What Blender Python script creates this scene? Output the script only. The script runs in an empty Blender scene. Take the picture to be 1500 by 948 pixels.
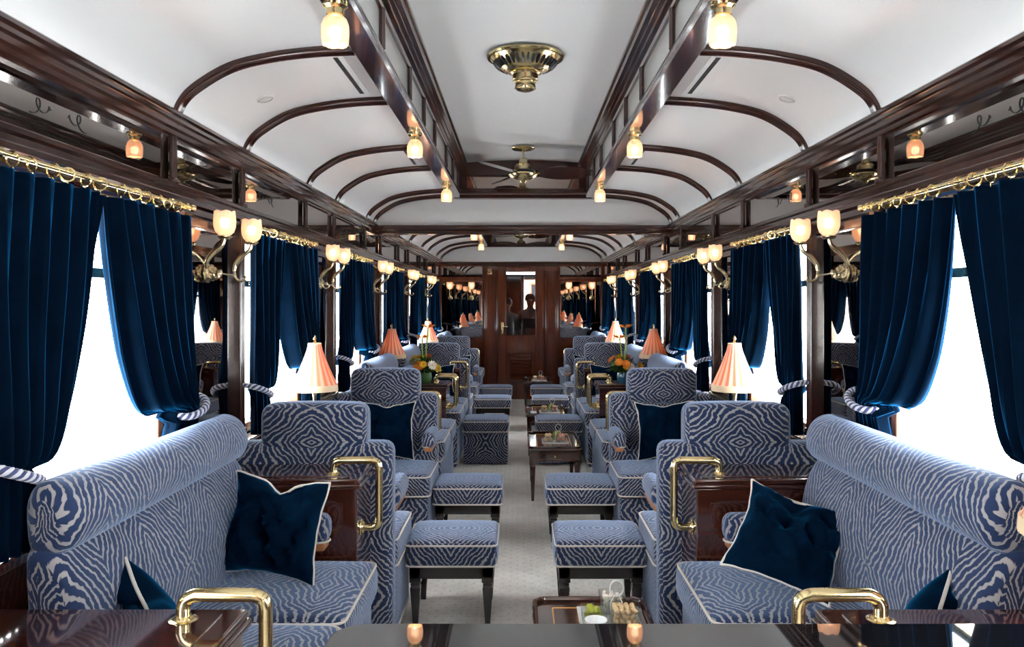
import bpy, bmesh, math, random
from mathutils import Vector, Matrix, Euler, noise
random.seed(7)
PI = math.pi
sc = bpy.context.scene
C = sc.collection
W = 1.40            # half width of the carriage
ORD = ['first', 'second', 'third', 'fourth', 'fifth', 'sixth', 'seventh', 'eighth', 'ninth']
SIDE = {-1: 'left', 1: 'right'}

# ------------------------------------------------------------------ materials
def nodemat(name):
    m = bpy.data.materials.new(name); m.use_nodes = True
    nt = m.node_tree
    b = nt.nodes['Principled BSDF']
    return m, nt, b
def setp(b, **k):
    names = dict(col='Base Color', rough='Roughness', metal='Metallic', coat='Coat Weight', coatr='Coat Roughness',
                 sheen='Sheen Weight', sheenr='Sheen Roughness', sheent='Sheen Tint', em='Emission Color', ems='Emission Strength',
                 spec='Specular IOR Level', trans='Transmission Weight', ior='IOR', alpha='Alpha', sss='Subsurface Weight')
    for a, v in k.items():
        s = b.inputs[names[a]]
        if a in ('col', 'sheent', 'em') and len(v) == 3: v = (*v, 1)
        s.default_value = v
def simple(name, **k):
    m, nt, b = nodemat(name); setp(b, **k); return m
def math_node(nt, op, a=None, b=None, c=None):
    n = nt.nodes.new('ShaderNodeMath'); n.operation = op
    for i, v in enumerate((a, b, c)):
        if v is None: continue
        if isinstance(v, (int, float)): n.inputs[i].default_value = v
        else: nt.links.new(v, n.inputs[i])
    return n.outputs[0]
def noise_node(nt, vec, scale, detail=2, rough=.5, out='Fac'):
    n = nt.nodes.new('ShaderNodeTexNoise'); n.inputs['Scale'].default_value = scale
    n.inputs['Detail'].default_value = detail; n.inputs['Roughness'].default_value = rough
    if vec is not None: nt.links.new(vec, n.inputs['Vector'])
    return n.outputs[out]
def ramp(nt, fac, stops):
    n = nt.nodes.new('ShaderNodeValToRGB')
    e = n.color_ramp.elements
    while len(e) > len(stops): e.remove(e[-1])
    while len(e) < len(stops): e.new(1)
    for k, (p, c) in enumerate(stops):
        e[k].position = p; e[k].color = (*c, 1) if len(c) == 3 else c
    nt.links.new(fac, n.inputs[0])
    return n.outputs[0]
def bump(nt, b, h, strength=.2, dist=.01):
    n = nt.nodes.new('ShaderNodeBump'); n.inputs['Strength'].default_value = strength; n.inputs['Distance'].default_value = dist
    nt.links.new(h, n.inputs['Height']); nt.links.new(n.outputs[0], b.inputs['Normal'])

def wood(name, dark, light, axis_scale=(1, .08, 1), rough=.14, coat=.6, scale=14, rot=None):
    m, nt, b = nodemat(name)
    tc = nt.nodes.new('ShaderNodeTexCoord'); mp = nt.nodes.new('ShaderNodeMapping')
    mp.inputs['Scale'].default_value = axis_scale
    nt.links.new(tc.outputs['Object'], mp.inputs[0])
    f = noise_node(nt, mp.outputs[0], scale, 5, .62)
    nt.links.new(ramp(nt, f, [(.3, dark), (.72, light)]), b.inputs['Base Color'])
    setp(b, rough=rough, coat=coat, coatr=.06)
    return m
def zebra(name, seed=0.0, au=.95, av=.80, pu=.235, pv=.29, stripe=.0262):
    m, nt, b = nodemat(name)
    uv = nt.nodes.new('ShaderNodeUVMap'); sp = nt.nodes.new('ShaderNodeSeparateXYZ')
    nt.links.new(uv.outputs[0], sp.inputs[0])
    u = math_node(nt, 'PINGPONG', math_node(nt, 'ADD', sp.outputs[0], 10 * pu), pu)
    v = math_node(nt, 'PINGPONG', math_node(nt, 'ADD', sp.outputs[1], 10 * pv), pv)
    cb = nt.nodes.new('ShaderNodeCombineXYZ'); nt.links.new(u, cb.inputs[0]); nt.links.new(v, cb.inputs[1]); cb.inputs[2].default_value = seed
    n1 = noise_node(nt, cb.outputs[0], 4.6, 2, .5)
    n2 = noise_node(nt, cb.outputs[0], 55, 1, .5)
    f = math_node(nt, 'MULTIPLY_ADD', v, av, math_node(nt, 'MULTIPLY', u, au))
    f = math_node(nt, 'MULTIPLY_ADD', n1, .17, f)
    f = math_node(nt, 'MULTIPLY_ADD', n2, .018, f)
    s = math_node(nt, 'SINE', math_node(nt, 'MULTIPLY', f, 2 * PI / stripe))
    k = nt.nodes.new('ShaderNodeMapRange'); nt.links.new(s, k.inputs[0])
    k.inputs[1].default_value = .22; k.inputs[2].default_value = .75; k.interpolation_type = 'SMOOTHSTEP'
    mx = nt.nodes.new('ShaderNodeMix'); mx.data_type = 'RGBA'
    mx.inputs['A'].default_value = (.012, .027, .080, 1); mx.inputs['B'].default_value = (.335, .32, .325, 1)
    nt.links.new(k.outputs[0], mx.inputs['Factor'])
    nt.links.new(mx.outputs['Result'], b.inputs['Base Color'])
    setp(b, rough=.75, spec=.25, sheen=1.0, sheenr=.42, sheent=(.48, .66, 1.0))
    sw = math_node(nt, 'MULTIPLY_ADD', k.outputs[0], -.5, .9); nt.links.new(sw, b.inputs['Sheen Weight'])
    bump(nt, b, math_node(nt, 'MULTIPLY', k.outputs[0], -1.0), .35, .004)
    return m
def velvet(name, col, tint, sheen=1.0, sr=.3):
    m, nt, b = nodemat(name)
    tc = nt.nodes.new('ShaderNodeTexCoord')
    f = noise_node(nt, tc.outputs['Object'], 9, 4, .6)
    nt.links.new(ramp(nt, f, [(.3, tuple(c * .7 for c in col)), (.7, tuple(c * 1.35 for c in col))]), b.inputs['Base Color'])
    sw = ramp(nt, noise_node(nt, tc.outputs['Object'], 16, 4, .65), [(.3, (.55 * sheen,) * 3), (.7, (sheen,) * 3)])
    nt.links.new(sw, b.inputs['Sheen Weight'])
    setp(b, rough=.8, spec=.02, sheenr=sr, sheent=tint)
    return m
def glow(name, col, strength, base=(.8, .6, .45), transp=.3):
    m, nt, b = nodemat(name)
    setp(b, col=base, rough=.4, em=col, ems=strength)
    t = nt.nodes.new('ShaderNodeBsdfTransparent'); mx = nt.nodes.new('ShaderNodeMixShader'); mx.inputs[0].default_value = transp
    out = nt.nodes['Material Output']
    nt.links.new(b.outputs[0], mx.inputs[1]); nt.links.new(t.outputs[0], mx.inputs[2]); nt.links.new(mx.outputs[0], out.inputs[0])
    return m
def thin_glass(name, tint=(1, 1, 1), refl=.06, rough=.01):
    m, nt, b = nodemat(name); nt.nodes.remove(b)
    t = nt.nodes.new('ShaderNodeBsdfTransparent'); t.inputs[0].default_value = (*tint, 1)
    g = nt.nodes.new('ShaderNodeBsdfGlossy'); g.inputs['Roughness'].default_value = rough
    lw = nt.nodes.new('ShaderNodeLayerWeight'); lw.inputs[0].default_value = .5
    f = math_node(nt, 'MULTIPLY_ADD', math_node(nt, 'POWER', lw.outputs['Facing'], 5.0), .7, refl)
    mx = nt.nodes.new('ShaderNodeMixShader'); nt.links.new(f, mx.inputs[0])
    nt.links.new(t.outputs[0], mx.inputs[1]); nt.links.new(g.outputs[0], mx.inputs[2])
    nt.links.new(mx.outputs[0], nt.nodes['Material Output'].inputs[0])
    return m
def lampshade_mat():
    m, nt, b = nodemat('pleated_silk')
    uv = nt.nodes.new('ShaderNodeUVMap'); sp = nt.nodes.new('ShaderNodeSeparateXYZ'); nt.links.new(uv.outputs[0], sp.inputs[0])
    s = math_node(nt, 'SINE', math_node(nt, 'MULTIPLY', sp.outputs[0], 2 * PI * 18))
    col = ramp(nt, math_node(nt, 'MULTIPLY_ADD', s, .5, .5), [(.2, (.78, .36, .20)), (.8, (.95, .72, .58))])
    nt.links.new(col, b.inputs['Base Color']); setp(b, rough=.7)
    tr = nt.nodes.new('ShaderNodeBsdfTranslucent'); nt.links.new(col, tr.inputs[0])
    mx = nt.nodes.new('ShaderNodeMixShader'); mx.inputs[0].default_value = .5
    nt.links.new(b.outputs[0], mx.inputs[1]); nt.links.new(tr.outputs[0], mx.inputs[2])
    nt.links.new(mx.outputs[0], nt.nodes['Material Output'].inputs[0])
    return m
def carpet_mat():
    m, nt, b = nodemat('pale_carpet')
    tc = nt.nodes.new('ShaderNodeTexCoord'); sp = nt.nodes.new('ShaderNodeSeparateXYZ'); nt.links.new(tc.outputs['Object'], sp.inputs[0])
    P = .085
    def grid(off):
        a = math_node(nt, 'PINGPONG', math_node(nt, 'ADD', sp.outputs[0], 50 * P + off), P / 2)
        c = math_node(nt, 'PINGPONG', math_node(nt, 'ADD', sp.outputs[1], 50 * P + off), P / 2)
        return math_node(nt, 'SQRT', math_node(nt, 'ADD', math_node(nt, 'MULTIPLY', a, a), math_node(nt, 'MULTIPLY', c, c)))
    d = math_node(nt, 'MINIMUM', grid(0), grid(P / 2))
    dot = math_node(nt, 'LESS_THAN', d, .010)
    n = noise_node(nt, tc.outputs['Object'], 60, 3)
    big = noise_node(nt, tc.outputs['Object'], 5, 3)
    c = ramp(nt, math_node(nt, 'MULTIPLY_ADD', n, .5, math_node(nt, 'MULTIPLY', big, .5)), [(.32, (.62, .59, .53)), (.62, (.86, .84, .79))])
    mx = nt.nodes.new('ShaderNodeMix'); mx.data_type = 'RGBA'; nt.links.new(math_node(nt, 'MULTIPLY', dot, .22), mx.inputs['Factor'])
    nt.links.new(c, mx.inputs['A']); mx.inputs['B'].default_value = (.2, .18, .15, 1)
    nt.links.new(mx.outputs['Result'], b.inputs['Base Color']); setp(b, rough=.95, sheen=.2)
    bump(nt, b, n, .3, .003)
    return m

M = {}
M['wood'] = wood('mahogany_gloss', (.017, .005, .0035), (.050, .0135, .008))
M['woodx'] = wood('mahogany_gloss_cross', (.017, .005, .0035), (.050, .0135, .008), (.08, 1, 1))
M['woodz'] = wood('mahogany_gloss_upright', (.017, .005, .0035), (.050, .0135, .008), (1, 1, .08))
M['red'] = wood('red_mahogany', (.050, .011, .005), (.16, .038, .014), (1, 1, .1), .14, .8, 9)
M['redx'] = wood('red_mahogany_flat', (.05, .012, .006), (.14, .035, .014), (.1, 1, 1), .12, .9, 10)
M['console'] = wood('console_mahogany', (.028, .008, .005), (.075, .020, .010), (.15, 1, 1), .1, 1.0, 10)
M['black_wood'] = simple('ebonised_wood', col=(.012, .009, .008), rough=.3, coat=.5)
M['teak'] = wood('window_teak', (.30, .10, .045), (.45, .17, .08), (1, 1, .1), .4, .2)
M['arm_wood'] = simple('light_arm_wood', col=(.42, .17, .07), rough=.3, coat=.5)
M['ceiling'] = simple('white_lacquer', col=(.80, .80, .79), rough=.28, spec=.35)
M['grille'] = simple('grille_dark', col=(.04, .04, .04), rough=.8)
M['off'] = simple('cream_metal', col=(.72, .72, .70), rough=.5)
M['pane'] = simple('grey_pane', col=(.48, .48, .46), rough=.15)
M['mirror'] = simple('smoked_mirror', col=(.40, .36, .33), rough=.012, metal=1.0)
M['brass'] = simple('polished_brass', col=(.78, .64, .34), rough=.18, metal=1.0)
M['brass_pale'] = simple('aged_brass', col=(.66, .57, .36), rough=.26, metal=1.0)
M['iron'] = simple('dark_metal', col=(.02, .02, .022), rough=.35, metal=.4)
M['zebra'] = zebra('zebra_velvet', 0.0)
M['zebra2'] = zebra('zebra_velvet_b', 3.7, .8, .85, .245, .25, .0255)
M['zebras'] = zebra('zebra_velvet_sofa', 5.2, 1.05, .50, .25, .33, .0265)
M['piping'] = simple('cream_piping', col=(.62, .58, .52), rough=.7)
M['curtain'] = velvet('blue_velvet_curtain', (.0003, .0040, .0115), (.01, .34, .90), .85, .32)
M['pillow'] = velvet('blue_velvet_pillow', (.0005, .0075, .021), (.02, .40, .90), 1.0, .32)
M['rope_navy'] = simple('navy_cord', col=(.03, .045, .14), rough=.6, sheen=.4)
M['rope_cream'] = simple('silver_cord', col=(.60, .60, .66), rough=.5)
M['shade'] = glow('peach_glass', (1, .58, .34), .26, (.80, .55, .40), .30)
M['bulb'] = simple('bulb', col=(1, .9, .7), em=(1, .78, .48), ems=9)
M['bulb_soft'] = simple('bulb_soft', col=(1, .9, .7), em=(1, .62, .30), ems=5)
M['silk'] = lampshade_mat()
M['fringe'] = simple('cream_fringe', col=(.80, .62, .40), rough=.8)
M['glass'] = thin_glass('window_glass')
M['door_glass'] = thin_glass('dimmed_door_glass', (.55, .56, .58), .08)  # grey tint added to the glass to dim the overbright view beyond
M['clear'] = thin_glass('clear_glass', (.95, .97, .97), .10)
M['carpet'] = carpet_mat()
M['piano'] = simple('black_piano_lacquer', col=(.006, .006, .007), rough=.03, coat=1.0, coatr=.01)
M['ivory'] = simple('ivory', col=(.8, .78, .7), rough=.3)
M['white'] = simple('white_china', col=(.85, .85, .84), rough=.2)
M['olive'] = simple('green_olive', col=(.38, .40, .05), rough=.25)
M['nut'] = simple('macadamia', col=(.72, .50, .27), rough=.45)
M['nut_w'] = simple('pale_crisp', col=(.75, .68, .58), rough=.6)
M['pink'] = simple('pink_snack', col=(.75, .35, .25), rough=.6)
M['gold'] = simple('gold_inlay', col=(.70, .35, .10), rough=.3)
M['leaf'] = simple('leaf_green', col=(.03, .10, .015), rough=.5)
M['stem'] = simple('stem_green', col=(.25, .38, .06), rough=.5)
M['yellow'] = simple('petal_yellow', col=(.85, .52, .02), rough=.6)
M['orange'] = simple('petal_orange', col=(.85, .25, .02), rough=.6)
M['redp'] = simple('petal_red', col=(.75, .08, .02), rough=.6)
M['vase'] = simple('teal_vase', col=(.02, .10, .16), rough=.15)
M['skin'] = simple('skin', col=(.45, .25, .17), rough=.5)
M['shirt'] = simple('grey_shirt', col=(.35, .37, .38), rough=.8)
M['suit'] = simple('dark_suit', col=(.02, .02, .025), rough=.8)
M['hair'] = simple('dark_hair', col=(.02, .012, .01), rough=.6)
M['coral'] = simple('coral_render', col=(.60, .16, .08), rough=.8)
M['sand'] = simple('sand_render', col=(.5, .33, .2), rough=.8)
M['tube'] = simple('corridor_light', col=(1, 1, 1), em=(1, .98, .95), ems=3)
M['bell'] = simple('dark_fabric_seat', col=(.01, .01, .012), rough=.8)

# ------------------------------------------------------------------ mesh builder
class MB:
    def __init__(s): s.v = []; s.f = []; s.uv = []; s.m = []; s.wn = False
    def add(s, vs, fs, uvs=None, mi=0):
        o = len(s.v); s.v += [tuple(p) for p in vs]
        for k, f in enumerate(fs):
            s.f.append([i + o for i in f]); s.uv.append(uvs[k] if uvs else None); s.m.append(mi)
        return s
    def box(s, x0, x1, y0, y1, z0, z1, bev=0, mi=0):
        x0, x1 = min(x0, x1), max(x0, x1); y0, y1 = min(y0, y1), max(y0, y1); z0, z1 = min(z0, z1), max(z0, z1)
        if bev <= 0:
            vs = [(x, y, z) for z in (z0, z1) for y in (y0, y1) for x in (x0, x1)]
            s.add(vs, [(0, 2, 3, 1), (4, 5, 7, 6), (0, 1, 5, 4), (2, 6, 7, 3), (0, 4, 6, 2), (1, 3, 7, 5)], mi=mi)
        else:
            s.rbox(x0, x1, y0, y1, z0, z1, bev, n=1, mi=mi)
        return s
    def rbox(s, x0, x1, y0, y1, z0, z1, r, n=1, seg=3, bulge=(0, 0, 0), mi=0, fn=None):
        """rounded box; n interior divisions; bulge pushes the faces outwards"""
        x0, x1 = min(x0, x1), max(x0, x1); y0, y1 = min(y0, y1), max(y0, y1); z0, z1 = min(z0, z1), max(z0, z1)
        if n == 1: s.wn = True
        lo = Vector((x0, y0, z0)); hi = Vector((x1, y1, z1)); c = (lo + hi) / 2; h = (hi - lo) / 2
        r = min(r, min(h) * .98)
        def ticks(hh):
            t = [-hh + r * (1 - math.cos(PI / 2 * k / seg)) * 1.0 for k in range(seg)]
            inner = [-hh + r + (2 * (hh - r)) * k / n for k in range(n + 1)]
            return t + inner + [-x for x in reversed(t)]
        T = [ticks(h[i]) for i in range(3)]
        def mp(p):
            q = Vector([max(-(h[i] - r), min(h[i] - r, p[i])) for i in range(3)])
            d = p - q
            if d.length > 1e-9: d.normalize()
            P = q + d * r
            nrm = [abs(P[i]) / h[i] for i in range(3)]
            out = P.copy()
            for i in range(3):
                if bulge[i]:
                    j, k2 = (i + 1) % 3, (i + 2) % 3
                    w = max(0, 1 - (P[j] / h[j]) ** 2) * max(0, 1 - (P[k2] / h[k2]) ** 2)
                    out[i] += bulge[i] * w ** .6 * (P[i] / h[i])
            out = out + c
            return fn(out) if fn else out
        for ax in range(3):
            a, b = (ax + 1) % 3, (ax + 2) % 3
            for sg in (-1, 1):
                vs = []; A, B = T[a], T[b]
                for j in B:
                    for i in A:
                        p = Vector((0, 0, 0)); p[ax] = sg * h[ax]; p[a] = i; p[b] = j
                        # spherify corner region
                        vs.append(mp(p))
                na = len(A); fs = []
                for j in range(len(B) - 1):
                    for i in range(na - 1):
                        q = [j * na + i, j * na + i + 1, (j + 1) * na + i + 1, (j + 1) * na + i]
                        fs.append(q if sg > 0 else q[::-1])
                s.add(vs, fs, mi=mi)
        return s
    def tube(s, pts, r, n=10, closed=False, mi=0, flat=1.0):
        pts = [Vector(p) for p in pts]; N = len(pts)
        rs = r if isinstance(r, (list, tuple)) else [r] * N
        vs = []; up = None
        for i, p in enumerate(pts):
            a = pts[(i - 1) % N] if (closed or i > 0) else p
            b = pts[(i + 1) % N] if (closed or i < N - 1) else p
            t = (b - a)
            if t.length < 1e-9: t = Vector((0, 0, 1))
            t.normalize()
            if up is None:
                up = Vector((0, 0, 1)) if abs(t.z) < .9 else Vector((1, 0, 0))
            up = (up - t * up.dot(t))
            if up.length < 1e-6: up = Vector((0, 1, 0)) - t * t.y
            up.normalize(); sd = t.cross(up)
            for k in range(n):
                w = 2 * PI * k / n
                vs.append(p + (up * math.cos(w) + sd * math.sin(w) * flat) * rs[i])
        fs = []
        for i in range(N if closed else N - 1):
            for k in range(n):
                k2 = (k + 1) % n; i2 = (i + 1) % N
                fs.append((i * n + k, i * n + k2, i2 * n + k2, i2 * n + k))
        if not closed:
            fs.append(tuple(range(n))[::-1]); fs.append(tuple((N - 1) * n + k for k in range(n)))
        return s.add(vs, fs, mi=mi)
    def lathe(s, prof, c=(0, 0, 0), axis='z', n=24, sg=1, mi=0, fn=None):
        vs = []; fs = []; uvs = []
        for j, (r, h) in enumerate(prof):
            for k in range(n):
                w = 2 * PI * k / n
                rr, hh = (r, h) if fn is None else fn(r, h, w)
                a, b = rr * math.cos(w), rr * math.sin(w)
                p = {'z': (a, b, hh * sg), 'x': (hh * sg, a, b), 'y': (a, hh * sg, b)}[axis]
                vs.append((p[0] + c[0], p[1] + c[1], p[2] + c[2]))
        for j in range(len(prof) - 1):
            for k in range(n):
                k2 = (k + 1) % n
                fs.append((j * n + k, j * n + k2, (j + 1) * n + k2, (j + 1) * n + k))
                u0, u1 = k / n, (k + 1) / n
                uvs.append([(u0, j), (u1, j), (u1, j + 1), (u0, j + 1)])
        if prof[0][0] > 1e-6 and False: pass
        s.add(vs, fs, uvs, mi)
        if prof[0][0] > 1e-5 and abs(prof[0][0]) < .9e9 and fn is None:
            pass
        return s
    def prism(s, prof, axis, a0, a1, mi=0):
        """closed polygon profile extruded along axis ('y': profile (x,z); 'x': (y,z); 'z': (x,y))"""
        N = len(prof)
        def P(q, a): return {'y': (q[0], a, q[1]), 'x': (a, q[0], q[1]), 'z': (q[0], q[1], a)}[axis]
        vs = [P(q, a0) for q in prof] + [P(q, a1) for q in prof]
        L = [0]
        for i in range(N): L.append(L[-1] + math.dist(prof[i], prof[(i + 1) % N]))
        fs = []; uvs = []
        for i in range(N):
            j = (i + 1) % N
            fs.append((i, j, N + j, N + i)); uvs.append([(a0, L[i]), (a0, L[i + 1]), (a1, L[i + 1]), (a1, L[i])])
        fs.append(tuple(range(N))[::-1]); uvs.append([prof[i] for i in range(N)][::-1])
        fs.append(tuple(range(N, 2 * N))); uvs.append([prof[i] for i in range(N)])
        return s.add(vs, fs, uvs, mi)
    def loft_y(s, prof, y0, y1, r, mi=0, n=6, uoff=0):
        """profile (x,z) lofted along y with softly rounded ends"""
        cx = sum(p[0] for p in prof) / len(prof); cz = sum(p[1] for p in prof) / len(prof)
        N = len(prof); L = [0]
        for i in range(N): L.append(L[-1] + math.dist(prof[i], prof[(i + 1) % N]))
        ys = []
        for k in range(4): ys.append((y0 + r * (1 - math.sin(PI / 2 * k / 3 * 1.0)) , 1))
        secs = []
        for k in range(5):
            w = PI / 2 * k / 4
            secs.append((y0 + r * (1 - math.sin(w)), r * (1 - math.cos(w))))
        a = list(reversed(secs))
        a = [(y0 + r * (1 - math.cos(w)), r * (1 - math.sin(w))) for w in [PI / 2 * k / 4 for k in range(5)]]
        b = [(y1 - (yy - y0), sh) for yy, sh in reversed(a)]
        mids = [(a[-1][0] + (b[0][0] - a[-1][0]) * k / n, 0) for k in range(1, n)]
        S = a + mids + b
        vs = []
        for yy, sh in S:
            for q in prof:
                d = Vector((q[0] - cx, q[1] - cz)); l = d.length
                d = d * max(0, (l - sh) / l)
                vs.append((cx + d.x, yy, cz + d.y))
        fs = []; uvs = []
        for j in range(len(S) - 1):
            for i in range(N):
                i2 = (i + 1) % N
                fs.append((j * N + i, j * N + i2, (j + 1) * N + i2, (j + 1) * N + i))
                uvs.append([(S[j][0] + uoff, L[i]), (S[j][0] + uoff, L[i + 1]), (S[j + 1][0] + uoff, L[i + 1]), (S[j + 1][0] + uoff, L[i])])
        fs.append(tuple(range(N))[::-1]); uvs.append([q for q in prof][::-1])
        o = (len(S) - 1) * N
        fs.append(tuple(o + i for i in range(N))); uvs.append([q for q in prof])
        return s.add(vs, fs, uvs, mi)
    def build(s, name, mats, parent=None, smooth=38, merge=True, loc=None, mods=None):
        me = bpy.data.meshes.new(name)
        bm = bmesh.new()
        vv = [bm.verts.new(p) for p in s.v]
        uvl = bm.loops.layers.uv.new('UVMap')
        for f, uv, mi in zip(s.f, s.uv, s.m):
            if len(set(f)) < 3: continue
            try: fc = bm.faces.new([vv[i] for i in f])
            except ValueError: continue
            fc.material_index = mi
            if uv:
                for l, q in zip(fc.loops, uv): l[uvl].uv = q
            else:
                fc.normal_update(); nn = fc.normal; ax = max(range(3), key=lambda i: abs(nn[i]))
                for l in fc.loops:
                    p = l.vert.co
                    l[uvl].uv = {0: (p.y, p.z), 1: (p.x, p.z), 2: (p.x, p.y)}[ax]
        if merge: bmesh.ops.remove_doubles(bm, verts=bm.verts, dist=1e-5)
        bmesh.ops.recalc_face_normals(bm, faces=bm.faces)
        bm.to_mesh(me); bm.free()
        if not isinstance(mats, (list, tuple)): mats = [mats]
        for m in mats: me.materials.append(M[m] if isinstance(m, str) else m)
        if smooth:
            me.shade_smooth(); me.set_sharp_from_angle(angle=math.radians(smooth))
        o = bpy.data.objects.new(name, me); C.objects.link(o)
        if s.wn and smooth:
            w_ = o.modifiers.new('even_normals', 'WEIGHTED_NORMAL'); w_.keep_sharp = True
        if parent: o.parent = parent
        if loc: o.location = loc
        return o

def tag(o, label, cat, group=None, kind=None):
    o['label'] = label; o['category'] = cat
    if group: o['group'] = group
    if kind: o['kind'] = kind
    return o
def thing(name, label, cat, loc=(0, 0, 0), rz=0, group=None):
    o = bpy.data.objects.new(name, None); C.objects.link(o)
    o.empty_display_size = .1
    o.location = loc; o.rotation_euler = (0, 0, rz)
    return tag(o, label, cat, group)
def struct(o, label=None):
    o['kind'] = 'structure'
    if label: o['label'] = label
    return o
def copy_tree(o, loc=None, label=None, rz=None, scale=None, parent=None):
    c = o.copy(); C.objects.link(c); c.parent = parent
    for ch in list(o.children): copy_tree(ch, parent=c)
    if loc is not None: c.location = loc
    if rz is not None: c.rotation_euler = (0, 0, rz)
    if scale is not None: c.scale = scale
    if label: c['label'] = label
    return c
def catmull(pts, n=6, closed=False):
    P = [Vector(p) for p in pts]; N = len(P); out = []
    rng = range(N if closed else N - 1)
    for i in rng:
        p0 = P[(i - 1) % N] if closed or i > 0 else P[i]; p1 = P[i]; p2 = P[(i + 1) % N]
        p3 = P[(i + 2) % N] if closed or i + 2 < N else p2
        for k in range(n):
            t = k / n
            out.append(.5 * ((2 * p1) + (-p0 + p2) * t + (2 * p0 - 5 * p1 + 4 * p2 - p3) * t * t + (-p0 + 3 * p1 - 3 * p2 + p3) * t ** 3))
    if not closed: out.append(P[-1])
    return out
def rrect(x0, x1, y0, y1, r, z, n=4):
    out = []
    for cx, cy, a in ((x1 - r, y1 - r, 0), (x0 + r, y1 - r, PI / 2), (x0 + r, y0 + r, PI), (x1 - r, y0 + r, 1.5 * PI)):
        for k in range(n + 1):
            w = a + PI / 2 * k / n
            out.append((cx + r * math.cos(w), cy + r * math.sin(w), z))
    return out
# ------------------------------------------------------------------ the carriage
Y0, Y1 = -4.1, 14.1                       # rear and far end walls
WIN = [(2.02 + 1.98 * k, 3.20 + 1.98 * k) for k in range(-3, 6)]     # window openings along the car
PAN = [(WIN[i][1], WIN[i + 1][0]) for i in range(len(WIN) - 1)]
PAN.append((WIN[-1][1], Y1)); PAN.insert(0, (Y0, WIN[0][0]))
ZS, ZH = .985, 2.0                         # sill and head of the windows
SEC = [(Y0, 7.40), (7.80, 13.70)]         # clerestory sections
BULK = 7.60

# floor
o = MB().box(-W - .1, W + .1, Y0 - .1, Y1 + .02, -.06, 0).build('floor', 'carpet', smooth=None); struct(o)

# side ceiling profile (distance from the centre line, height)
PROF = catmull([(1.385, 0, 2.36), (1.36, 0, 2.43), (1.30, 0, 2.496), (1.163, 0, 2.577), (1.0, 0, 2.618), (.82, 0, 2.640), (.64, 0, 2.65)], 6)
PROF = [(p.x, p.z) for p in PROF]
RIBP = catmull([(1.375, 0, 2.34), (1.345, 0, 2.42), (1.285, 0, 2.480), (1.155, 0, 2.556), (1.0, 0, 2.596), (.82, 0, 2.618), (.64, 0, 2.626)], 6)
CZ = 2.91
def ceiling_piece(name, segs, y0, y1, mat='ceiling'):
    b = MB()
    for pr in segs:
        for (xa, za), (xb, zb) in zip(pr[:-1], pr[1:]):
            b.add([(xa, y0, za), (xb, y0, zb), (xb, y1, zb), (xa, y1, za)], [(0, 1, 2, 3)])
            b.add([(xa, y0, za + .03), (xb, y0, zb + .03), (xb, y1, zb + .03), (xa, y1, za + .03)], [(0, 1, 2, 3)])
    return struct(b.build(name, mat, smooth=50))
for s in (-1, 1):
    ceiling_piece('ceiling', [[(s * x, z) for x, z in PROF]], Y0, Y1)
for a, b_ in SEC:
    arch = [(x, CZ - .03 * (abs(x) / .6) ** 2 + .02) for x in [-.62 + 1.24 * k / 12 for k in range(13)]]
    ceiling_piece('ceiling', [arch], a - .02, b_ + .02)
ceiling_piece('ceiling', [[(-.66, 2.65), (.66, 2.65)]], 7.40, 7.80)
ceiling_piece('ceiling', [[(-.66, 2.65), (.66, 2.65)]], 13.70, Y1)
# roof shell that closes the carriage from the sky
o = MB().box(-1.75, 1.75, Y0 - .2, 18, 3.02, 3.08).box(-1.75, -1.70, Y0 - .2, 18, 2.1, 3.05).box(1.70, 1.75, Y0 - .2, 18, 2.1, 3.05).box(-1.75, -1.46, Y0 - .2, 14.2, 2.1, 2.14).box(1.46, 1.75, Y0 - .2, 14.2, 2.1, 2.14).build('ceiling', 'off', smooth=None); struct(o)

# clerestory sides
TR = [0]
def trim(b, mat, smooth=38):
    TR[0] += 1
    return struct(b.build('trim_%d' % TR[0], mat, smooth=smooth))
for s in (-1, 1):
    for a, e in SEC:
        X = lambda pts: [(s * x, z) for x, z in pts]
        b = MB()
        b.prism(X([(.665, 2.60), (.655, 2.59), (.565, 2.59), (.555, 2.60), (.555, 2.625), (.565, 2.64), (.665, 2.64)]), 'y', a, e)
        trim(b, 'wood')
        b = MB()
        b.prism(X([(.62, 2.79), (.565, 2.79), (.56, 2.80), (.56, 2.812), (.545, 2.82), (.545, 2.838), (.53, 2.845), (.53, 2.86), (.512, 2.868), (.505, 2.885), (.495, 2.895), (.495, 2.925), (.62, 2.925)]), 'y', a, e)
        trim(b, 'wood')
        b = MB().box(s * .578, s * .60, a, e, 2.63, 2.80)
        trim(b, 'pane', None)
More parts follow.
